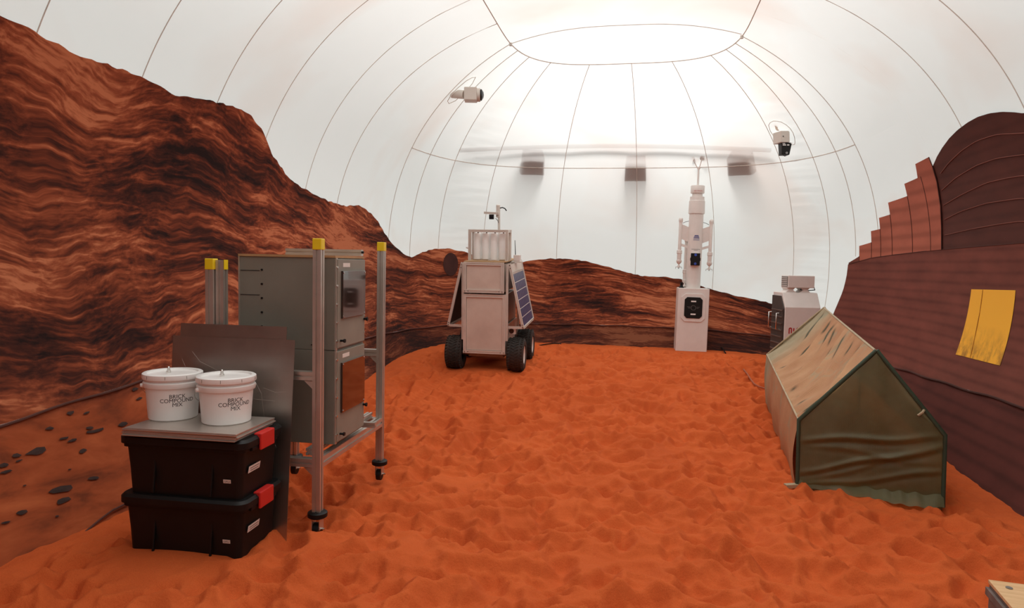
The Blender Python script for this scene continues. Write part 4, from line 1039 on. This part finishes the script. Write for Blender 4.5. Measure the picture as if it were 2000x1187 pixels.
nA = [(0, 0), (.022, lh - .014)] + arcp(.036, lh - .014, .014, 160, 20) + [(.072, 0)]
nS = [(0, .0), (.045, 0)] + arcp(.045, .021, .021, -90, 90) + [(.02, .042)] + arcp(.02, .063, .021, 270, 90) + [(.066, .084)]
lx = .085
for nm, dx in ((nN, 0), (nA, .082), (nS, .172), (nA, .255)):
    stroke(nm).move(Matrix.Translation((lx + dx, -.002, .53))).build('letter', M['redink'], case)
pc = tag(empty('sensor_unit', (case_at[0] + .245, case_at[1] + .24, zs(case_at) - .03 + ch), R(-1)), 'small white box-shaped unit on feet on top of the equipment case', 'device')
MB().box((-.15, -.13, .065), (.21, .13, .235)).build('housing', M['whitep'], pc, bevel=.008)
MB().box((-.156, -.11, .08), (-.148, .11, .22)).build('front_grille', M['alu_dark'], pc)
for i in range(5): MB().box((-.162, -.105, .09 + .026 * i), (-.154, .105, .097 + .026 * i)).build('grille_slat', M['whitep'], pc)
for x in (-.1, .1):
    MB().add([(x - .075, -.10, 0), (x + .075, -.10, 0), (x + .03, -.10, .035), (x + .06, -.10, .067), (x - .06, -.10, .067), (x - .03, -.10, .035)] + [(x - .075, .10, 0), (x + .075, .10, 0), (x + .03, .10, .035), (x + .06, .10, .067), (x - .06, .10, .067), (x - .03, .10, .035)],
             [(0, 1, 2, 3, 4, 5), (11, 10, 9, 8, 7, 6)] + [(i, 6 + i, 6 + (i + 1) % 6, (i + 1) % 6) for i in range(6)]).build('foot', M['whitep'], pc)
MB().tube([(.21, .0, .14), (.24, -.02, .10), (.25, -.05, .04), (.15, -.06, .03), (.05, -.04, .04)], .007, 6).build('cable', M['black'], pc, smooth=40)

# ------------------------------------------------------------------ green tent
gBL = ground(1557, 953); gBR = ground(1841, 990); gFL = ground(1497, 786)
gd = (gBR - gBL)[:2]; gn = np.linalg.norm(gd)
gFR = gFL + np.array([gd[0], gd[1], 0]) * .98
eL = on_plane(1560, 820, gBL, gBR); eR = on_plane(1846, 850, gBL, gBR); ap = on_plane(1712, 684, gBL, gBR)
feL = on_plane(1498, 692, gFL, gFR); fap = on_plane(1610, 600, gFL, gFR); feR = np.array([*(gFR[:2] + (eR - gBR)[:2]), feL[2] + .0]); feR[2] = .55 + gFL[2]
tent = tag(empty('green_tent', (gBL[0], gBL[1], 0)), 'small green greenhouse tent with a sand-dusted sagging roof by the wall', 'tent')
O = np.array([gBL[0], gBL[1], 0])
def patch_grid(c00, c10, c01, c11, nu, nv, fn=None, name='cover', m=None, solid=0):
    """c00 near-low, c10 near-high, c01 far-low, c11 far-high"""
    n = np.cross(np.array(c10) - c00, np.array(c01) - c00); n = n / np.linalg.norm(n)
    P = []; A1 = []; A2 = []
    for i in range(nu):
        row = []; f = i / (nu - 1)
        for j in range(nv):
            g = j / (nv - 1); p = (1 - f) * ((1 - g) * np.array(c00) + g * np.array(c10)) + f * ((1 - g) * np.array(c01) + g * np.array(c11))
            p = p + n * (fn(f, g) if fn else 0) - O; row.append(p); A1.append(f); A2.append(g)
        P.append(row)
    o = MB().grid(P).build(name, m, tent, smooth=60); set_attr(o.data, 'fu', A1); set_attr(o.data, 'gv', A2)
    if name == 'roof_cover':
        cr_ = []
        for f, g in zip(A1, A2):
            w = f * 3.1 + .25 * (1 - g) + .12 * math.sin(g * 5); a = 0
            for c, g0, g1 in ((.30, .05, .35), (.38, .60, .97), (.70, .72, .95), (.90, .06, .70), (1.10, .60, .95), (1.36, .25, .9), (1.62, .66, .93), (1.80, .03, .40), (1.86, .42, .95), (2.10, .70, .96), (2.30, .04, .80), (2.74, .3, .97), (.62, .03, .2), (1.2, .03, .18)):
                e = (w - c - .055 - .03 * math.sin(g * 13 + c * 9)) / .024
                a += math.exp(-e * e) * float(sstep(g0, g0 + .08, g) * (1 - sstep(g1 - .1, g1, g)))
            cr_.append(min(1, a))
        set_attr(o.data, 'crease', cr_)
    return o
def tent_mat(name, dusty):
    k = NT(name); f, g = k.attr('fu'), k.attr('gv')
    green = k.ramp(k.noise(k.coord(), 5, 4), [(.3, (.19, .19, .085)), (.7, (.27, .265, .13))]) if not dusty else k.ramp(k.noise(k.coord(), 5, 4), [(.3, (.30, .29, .19)), (.7, (.42, .40, .27))])
    if dusty:
        vv = k.xyz(k.math('MULTIPLY', f, 7.), k.math('MULTIPLY', g, 1.6), 0)
        d = k.noise(vv, 1.1, 5, .6, .6)
        dust = k.ramp(d, [(.30, (0, 0, 0)), (.43, (1, 1, 1))])
        far = k.ramp(f, [(.72, (1, 1, 1)), (.92, (.25, .25, .25))])
        fac = k.math('MULTIPLY', k.math('MULTIPLY', dust, far), .92)
        base = k.mix(fac, green, k.ramp(k.noise(k.coord(), 3, 6), [(.3, (.50, .235, .115)), (.7, (.62, .34, .18))]))
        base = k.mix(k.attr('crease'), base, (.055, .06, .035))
    else: base = green
    dd = k.new('ShaderNodeBsdfPrincipled'); dd = k.p; k.l(base, k.p.inputs['Base Color'])
    k.p.inputs['Roughness'].default_value = .75 if dusty else .26; k.p.inputs['Specular IOR Level'].default_value = .25 if dusty else .9
    wv = k.math('ADD', k.math('SINE', k.math('MULTIPLY', f, 900.)), k.math('SINE', k.math('MULTIPLY', g, 700.)))
    k.l(k.bump(k.math('MULTIPLY_ADD', wv, .15, k.math('MULTIPLY', k.noise(k.xyz(k.math('MULTIPLY', f, 4.), k.math('MULTIPLY', g, 11.), 0), 1.5, 4), 1.)), .3, .02), k.p.inputs['Normal'])
    t = k.new('ShaderNodeBsdfTranslucent'); k.l(base, t.inputs[0]); ms = k.new('ShaderNodeMixShader'); ms.inputs[0].default_value = .12 if dusty else .35
    k.l(k.p.outputs[0], ms.inputs[1]); k.l(t.outputs[0], ms.inputs[2])
    if not dusty:
        tr = k.new('ShaderNodeBsdfTransparent'); tr.inputs[0].default_value = (.7, .75, .55, 1); m2 = k.new('ShaderNodeMixShader'); m2.inputs[0].default_value = .34
        k.l(ms.outputs[0], m2.inputs[1]); k.l(tr.outputs[0], m2.inputs[2]); k.l(m2.outputs[0], k.out.inputs[0])
    else: k.l(ms.outputs[0], k.out.inputs[0])
    return k.m
M['tent_roof'] = tent_mat('dusty_tent_cover', True); M['tent_gable'] = tent_mat('green_mesh_cover', False)
M['strap'] = mat('pale_strap', (.42, .32, .20), .6)
M['tent_trim'] = mat('dark_green_trim', (.035, .06, .035), .6)
def fold(f, g):                     # sag plus folds running from ridge to eave
    s = -.06 * math.sin(math.pi * g) * (.4 + .6 * math.sin(math.pi * f))
    w = f * 3.1 + .25 * (1 - g) + .12 * math.sin(g * 5)
    a = 0.
    for c, wd, am in ((.35, .05, .030), (.85, .06, .034), (1.30, .05, .026), (1.75, .06, .030), (2.2, .07, .030), (2.65, .06, .022)):
        d = (w - c) / wd; a += am * (math.exp(-d * d) - .9 * math.exp(-((w - c - .11) / .05) ** 2)) * math.sin(math.pi * min(1, max(0, g * 1.05))) ** .6
    return s + a + .006 * math.sin(f * 60 + g * 9) * (1 - g)
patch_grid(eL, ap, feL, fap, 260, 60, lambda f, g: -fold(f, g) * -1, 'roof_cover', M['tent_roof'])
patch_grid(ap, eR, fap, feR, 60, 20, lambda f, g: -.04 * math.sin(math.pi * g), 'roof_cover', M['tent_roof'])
patch_grid(gBL - np.array([0, 0, .03]), eL, gFL - np.array([0, 0, .03]), feL, 60, 16, lambda f, g: .03 * math.sin(math.pi * g) + .012 * math.sin(f * 22 + 3 * g) * (1 - g), 'side_cover', M['tent_roof'])
patch_grid(gBR - np.array([0, 0, .03]), eR, gFR - np.array([0, 0, .03]), feR, 30, 8, None, 'side_cover', M['tent_gable'])
# gable covers as fans of strips from sill to roof line
def gable(bl, br, l, r, a, name, wr):
    P = []; n = 80; A1 = []; A2 = []; nm = np.cross(np.array(br) - bl, [0, 0, 1]); nm = nm / np.linalg.norm(nm)
    for i in range(n + 1):
        f = i / n; b = (1 - f) * np.array(bl) + f * np.array(br); fa = np.linalg.norm((a - l)[:2]) / (np.linalg.norm((a - l)[:2]) + np.linalg.norm((r - a)[:2]))
        t = (l + (a - l) * f / fa) if f < fa else (a + (r - a) * (f - fa) / (1 - fa)); row = []
        for j in range(100):
            g = j / 99; p = (1 - g) * b + g * t; edge = math.sin(math.pi * f) ** .5 * math.sin(math.pi * g) ** .5 if 0 < f < 1 and 0 < g < 1 else 0
            d = 0
            if wr:
                zz_ = p[2]
                for sl, c0, am in ((.24, .02, .018), (.30, .13, .020), (.12, .38, .018), (.40, .05, .008), (-.06, .36, .006)):
                    q = (zz_ - (c0 + sl * f + .012 * math.sin(f * 9 + c0 * 30))) / .022; d += am * (math.exp(-q * q) - .55 * math.exp(-(q + 1.6) ** 2))
                d += .022 * math.sin((f - .5) * 26 / (.35 + abs(1.15 - zz_))) * max(0, (zz_ - .45)) + .03
            row.append(p + nm * d * edge - O); A1.append(f); A2.append(g)
        P.append(row)
    o = MB().grid(P).build(name, M['tent_gable'], tent, smooth=60); set_attr(o.data, 'fu', A1); set_attr(o.data, 'gv', A2)
gable(gBL - np.array([0, 0, .02]), gBR - np.array([0, 0, .02]), eL, eR, ap, 'gable_cover', True)
gable(gFL - np.array([0, 0, .02]), gFR - np.array([0, 0, .02]), feL, feR, fap, 'gable_cover', False)
def trim(pts, r=.016, m='tent_trim', nm='frame_pole'): MB().tube([np.array(p) - O for p in pts], r, 8).build(nm, M[m], tent, smooth=50)
trim([gBL, eL, ap]); trim([ap, eR, gBR]); trim([gFL, feL, fap], .010, 'strap'); trim([fap, feR, gFR], .010, 'strap'); trim([ap + [0, 0, -.01], fap + [0, 0, -.01]], .010, 'strap'); trim([eL, feL], .009, 'strap'); trim([eR, feR], .012)
# loose skirt at the foot of the gable
P = []
for i in range(60):
    f = i / 59; p = (1 - f) * gBL + f * gBR; nm = np.array([gd[1], -gd[0], 0]) / gn; row = []
    for g in np.linspace(0, 1, 6):
        wid = .02 + .10 * sstep(.1, .85, f) * (1 - .6 * sstep(.9, 1, f))
        row.append(p + nm * wid * g * 1.0 + np.array([0, 0, .075 * (1 - g) + .014 + .010 * math.sin(f * 46 + 2 * math.sin(f * 9)) * (1 - g * .4)]) - O)
    P.append(row)
o = MB().grid(P).build('ground_flap', M['tent_gable'], tent, smooth=60); set_attr(o.data, 'fu', [i / 59 for i in range(60) for j in range(6)]); set_attr(o.data, 'gv', [j / 5 for i in range(60) for j in range(6)])
q = on_plane(1806, 798, gBL, gBR); MB().tube([q - O, on_plane(1797, 803, gBL, gBR) - O + np.array([0, -.03, 0]), on_plane(1787, 809, gBL, gBR) - O + np.array([0, -.035, 0])], .009, 6).build('tie_strap', M['strap'], tent)
MB().box(tuple(gBL - O + np.array([-.10, -.03, .005])), tuple(gBL - O + np.array([.0, .015, .035])), Matrix.Rotation(R(12), 3, 'Z')).build('foot_bracket', M['strap'], tent, bevel=.004)

# ------------------------------------------------------------------ cameras on the tent wall
def frame_at(px, py):
    p = hit(px, py); e = 1e-4; g = np.array([(Fs(p + d) - Fs(p - d)) for d in np.eye(3) * e]); return p, -g / np.linalg.norm(g)
M['port'] = fabric('clear_port_fabric', (.93, .93, .93), .85, 0, 0)
M['beige'] = mat('beige_camera_paint', (.62, .56, .50), .5, 0, .04, dust=.05)
def port(parent, pts_px, name):
    pts = [Tz(*p) for p in pts_px]; n = len(pts); c = (sum(p[0] for p in pts) / n, sum(p[1] for p in pts) / n)
    return MB().add([shell(*c, .012)] + [shell(*p, .010) for p in pts], [(0, 1 + k, 1 + (k + 1) % n) for k in range(n)]).build(name, M['port'], parent)
pr = port(walls['left'], [(875, 200), (873, 195), (880, 183), (893, 170), (910, 156), (920, 150), (927, 149), (928, 152), (922, 160), (912, 172), (902, 181), (893, 190), (884, 199)], 'camera_port')
seam([shell(*Tz(*p), .014) for p in [(873, 196), (881, 182), (893, 170), (910, 156), (921, 150), (928, 149), (922, 161), (912, 173), (902, 182), (889, 195), (876, 201), (873, 196)]], walls['left'], .005, 'seam', 'port_rim')
p0, n0 = frame_at(884, 187)
dpt = p0[1]; sC = F / dpt
cam1 = tag(empty('security_camera', tuple(p0)), 'boxy beige camera on a tube arm high on the left wall', 'camera')
yb_ = dpt - .12
def loc1(px, py, dy=0.): return Vector(at_y(px, py, yb_ + dy) - p0)
a = loc1(884, 183, .12); b = loc1(908, 185)
MB().cyl(a, b, 8.2 / sC, seg=20).build('arm', M['beige'], cam1, smooth=40)
c0, c1 = loc1(907, 185), loc1(932, 185.5); hw = 12.3 / sC
MB().sweep([(-hw, -hw), (hw, -hw), (hw, hw), (-hw, hw)], c0, c1).build('housing', M['beige'], cam1, bevel=.012)
d1 = loc1(938, 185.5); MB().cyl(c1, d1, 12.5 / sC, seg=28).build('lens_ring', M['beige'], cam1, smooth=40)
d2 = loc1(941, 185.5); MB().cyl(d1, d2, 10.5 / sC, seg=28).build('lens_barrel', M['black'], cam1, smooth=40)
MB().lathe([(.001, .03), (.04, .024), (.07, .004), (.075, 0)], tuple(d2), 24, Matrix.Rotation(R(90), 3, 'Y')).build('lens', M['lens'], cam1, smooth=40)
# right camera
ring_px = [(1502, 243), (1505, 238), (1511, 235), (1518, 235), (1527, 237), (1536, 242), (1544, 249), (1550, 258), (1553, 267), (1554, 276), (1553, 281), (1545, 282), (1533, 279), (1520, 275), (1512, 265), (1505, 254)]
port(walls['back'], ring_px, 'camera_port'); seam([shell(*Tz(*p), .014) for p in ring_px + ring_px[:1]], walls['back'], .0045, 'seam', 'port_rim')
p1, n1 = frame_at(1533, 266); y1_ = p1[1] - .15; s1_ = F / y1_
cam2 = tag(empty('security_camera', tuple(p1)), 'white camera box with a black downward lens unit high on the right', 'camera')
def loc2(px, py, dy=0.): return Vector(at_y(px, py, y1_ + dy) - p1)
a = loc2(1519.5, 278); b = loc2(1540.5, 256)
MB().box((a.x, a.y - .02, a.z), (b.x, a.y + .17, b.z), Matrix.Rotation(R(-4), 3, 'Y') @ Matrix.Rotation(R(14), 3, 'Z')).build('housing', M['beige'], cam2, bevel=.008)
MB().cyl(loc2(1530, 266, -.036), loc2(1530, 266, -.02), .008, seg=8).build('screw', M['black'], cam2)
w0 = loc2(1537, 278); w1 = loc2(1535, 302); hw = 10.2 / s1_
loft([[(w0.x + sx * hw, w0.y + .07 + sy * .07, w0.z) for sx, sy in ((-1, -1), (1, -1), (1, 1), (-1, 1))], [(w1.x + sx * hw * .74, w1.y + .07 + sy * .06, w1.z) for sx, sy in ((-1, -1), (1, -1), (1, 1), (-1, 1))]][::-1]).build('lens_unit', M['black'], cam2, bevel=.008)
for px_, py_, w_, h_ in ((1531, 280, 5, 1.2), (1532, 283, 6, 1.8), (1539.5, 283, 4, 1.8), (1546, 279.5, 3, 1.5)):
    q = loc2(px_, py_, -.004); MB().box((q.x - w_ / 2 / s1_, q.y - .003, q.z - h_ / 2 / s1_), (q.x + w_ / 2 / s1_, q.y + .004, q.z + h_ / 2 / s1_)).build('marking', M['white'], cam2)
q = loc2(1536.5, 298.5, -.0); MB().cyl(q + Vector((0, -.006, 0)), q + Vector((0, .02, 0)), 2.3 / s1_, seg=16).build('lens', mat('grey_lens', (.25, .25, .25), .2), cam2, smooth=40)
MB().tube([loc2(1529.5, 299, 0), loc2(1530, 303), loc2(1533, 305), loc2(1535, 303)], .006, 6).build('lens_hook', M['black'], cam2)
M['strapb'] = mat('tan_strap', (.55, .42, .34), .7)
st = [loc2(1512, 235, .12), loc2(1515, 240, .10), loc2(1516, 247, .08), loc2(1517, 252, .06), loc2(1520, 255, .04)]
m_ = MB(); n = len(st); m_.add([p + Vector((-.017, 0, 0)) for p in st] + [p + Vector((.017, 0, 0)) for p in st], [(i, i + 1, n + i + 1, n + i) for i in range(n - 1)]); m_.build('strap', M['strapb'], cam2, solid=.004)

# ------------------------------------------------------------------ dark housings pressed against the outside of the end wall
M['housing'] = mat('dark_housing', (.05, .048, .05), .7)
for (px_, py_, w_, h_, rot_), lab in zip(((1041, 331, 46, 40, 3), (1241, 342, 42, 42, 0), (1443, 332, 46, 40, -3)), ('dark boxy housing showing through the white end wall above the rover', 'dark boxy housing showing through the middle of the white end wall', 'dark boxy housing showing through the end wall right of the anemometer')):
    p, n = frame_at(px_, py_); s_ = F / p[1]; w_ /= s_; h_ /= s_
    b = tag(empty('outside_housing', tuple(p)), lab, 'housing', 'dark housings behind the end wall')
    q = Vector(-n); rt_ = q.to_track_quat('Y', 'Z').to_matrix().to_4x4()
    # a wedge: its lower front edge touches the fabric
    vs = [(-w_ * .5, .024, -h_ * .35), (w_ * .5, .024, -h_ * .35), (w_ * .46, .034, h_ * .55), (-w_ * .46, .034, h_ * .55), (-w_ * .5, .35, -h_ * .75), (w_ * .5, .35, -h_ * .75), (w_ * .42, .35, h_ * .5), (-w_ * .42, .35, h_ * .5)]
    MB().add(vs, [(0, 1, 2, 3), (7, 6, 5, 4), (0, 4, 5, 1), (1, 5, 6, 2), (2, 6, 7, 3), (3, 7, 4, 0)]).move(rt_).build('shell', M['housing'], b)
    MB().box((-w_ * .3, .352, h_ * .0), (w_ * .3, .40, h_ * .3)).move(rt_).build('bracket', M['housing'], b)

pts = [shell(*Tz(x, 303 - 10 * math.sin(math.pi * (x - 880) / 640)), -.11) for x in np.linspace(905, 1500, 24)]
tag(MB().tube(pts, .035, 10).build('support_pole', M['housing'], smooth=40), 'faint horizontal pole shadow behind the white end wall above the dark housings', 'pole')

# ------------------------------------------------------------------ wooden crate at the lower right, sticks and cord in the sand
k = NT('pale_plywood'); v = k.coord(scale=(1, 12, 12)); k.l(k.ramp(k.noise(v, 3, 5, .6, .5), [(.3, (.62, .36, .17)), (.7, (.76, .50, .27))]), k.p.inputs['Base Color']); k.p.inputs['Roughness'].default_value = .6; M['pine'] = k.m
M['greyply'] = mat('grey_box_side', (.16, .12, .105), .7, 0, .3, 12)
cz_ = .45; kc_ = at_z(1930, 1131, cz_); kz = zs(kc_)
crate = tag(empty('wooden_crate', (kc_[0], kc_[1], kz - .03), R(-17)), 'corner of a pale wooden crate at the lower right edge', 'crate')
hh = cz_ - kz + .03
MB().box((0, -.6, hh - .014), (.62, .0, hh)).build('lid', M['pine'], crate, bevel=.002)
for nm, a_, b_ in (('side_board', (.004, -.596, 0), (.018, -.004, hh - .014)), ('side_board', (.602, -.596, 0), (.616, -.004, hh - .014)), ('end_board', (.018, -.018, 0), (.602, -.004, hh - .014)), ('end_board', (.018, -.596, 0), (.602, -.582, hh - .014))):
    MB().box(a_, b_).build(nm, M['greyply'], crate, bevel=.001)
MB().box((-.008, -.6, hh - .06), (.004, .0, hh - .03)).build('batten', M['greyply'], crate, bevel=.001)
MB().cyl((.05, -.06, hh), (.05, -.06, hh + .003), .012, seg=14).build('screw', M['alu_dark'], crate)
M['stick'] = mat('red_dusty_stick', (.36, .10, .045), .8)
def on_sand(px, py, dz=.02): p = ground(px, py); return (p[0], p[1], zs(p) + dz)
tag(MB().tube([on_sand(1452, 724, .02), on_sand(1460, 736, .035), on_sand(1466, 746, .035), on_sand(1473, 754, .028), on_sand(1482, 758, .02), on_sand(1494, 760, .01)], .010, 6).build('red_cord', M['stick'], smooth=50), 'thin red cord on the sand left of the green tent', 'cord')
tag(MB().tube([on_sand(1397, 680, .03), on_sand(1404, 682, .045), on_sand(1411, 686, .05), on_sand(1417, 692, .02)], .012, 6).build('black_cable', M['black'], smooth=50), 'short dark cable coming out of the sand beside the tower box', 'cable')
tag(MB().tube([on_sand(1052, 676, .012), on_sand(1068, 674, .02), on_sand(1082, 672, .018), on_sand(1096, 672, .006)], .010, 6).build('dark_cable', M['black'], smooth=50), 'dark cable half buried in the sand right of the rover', 'cable')
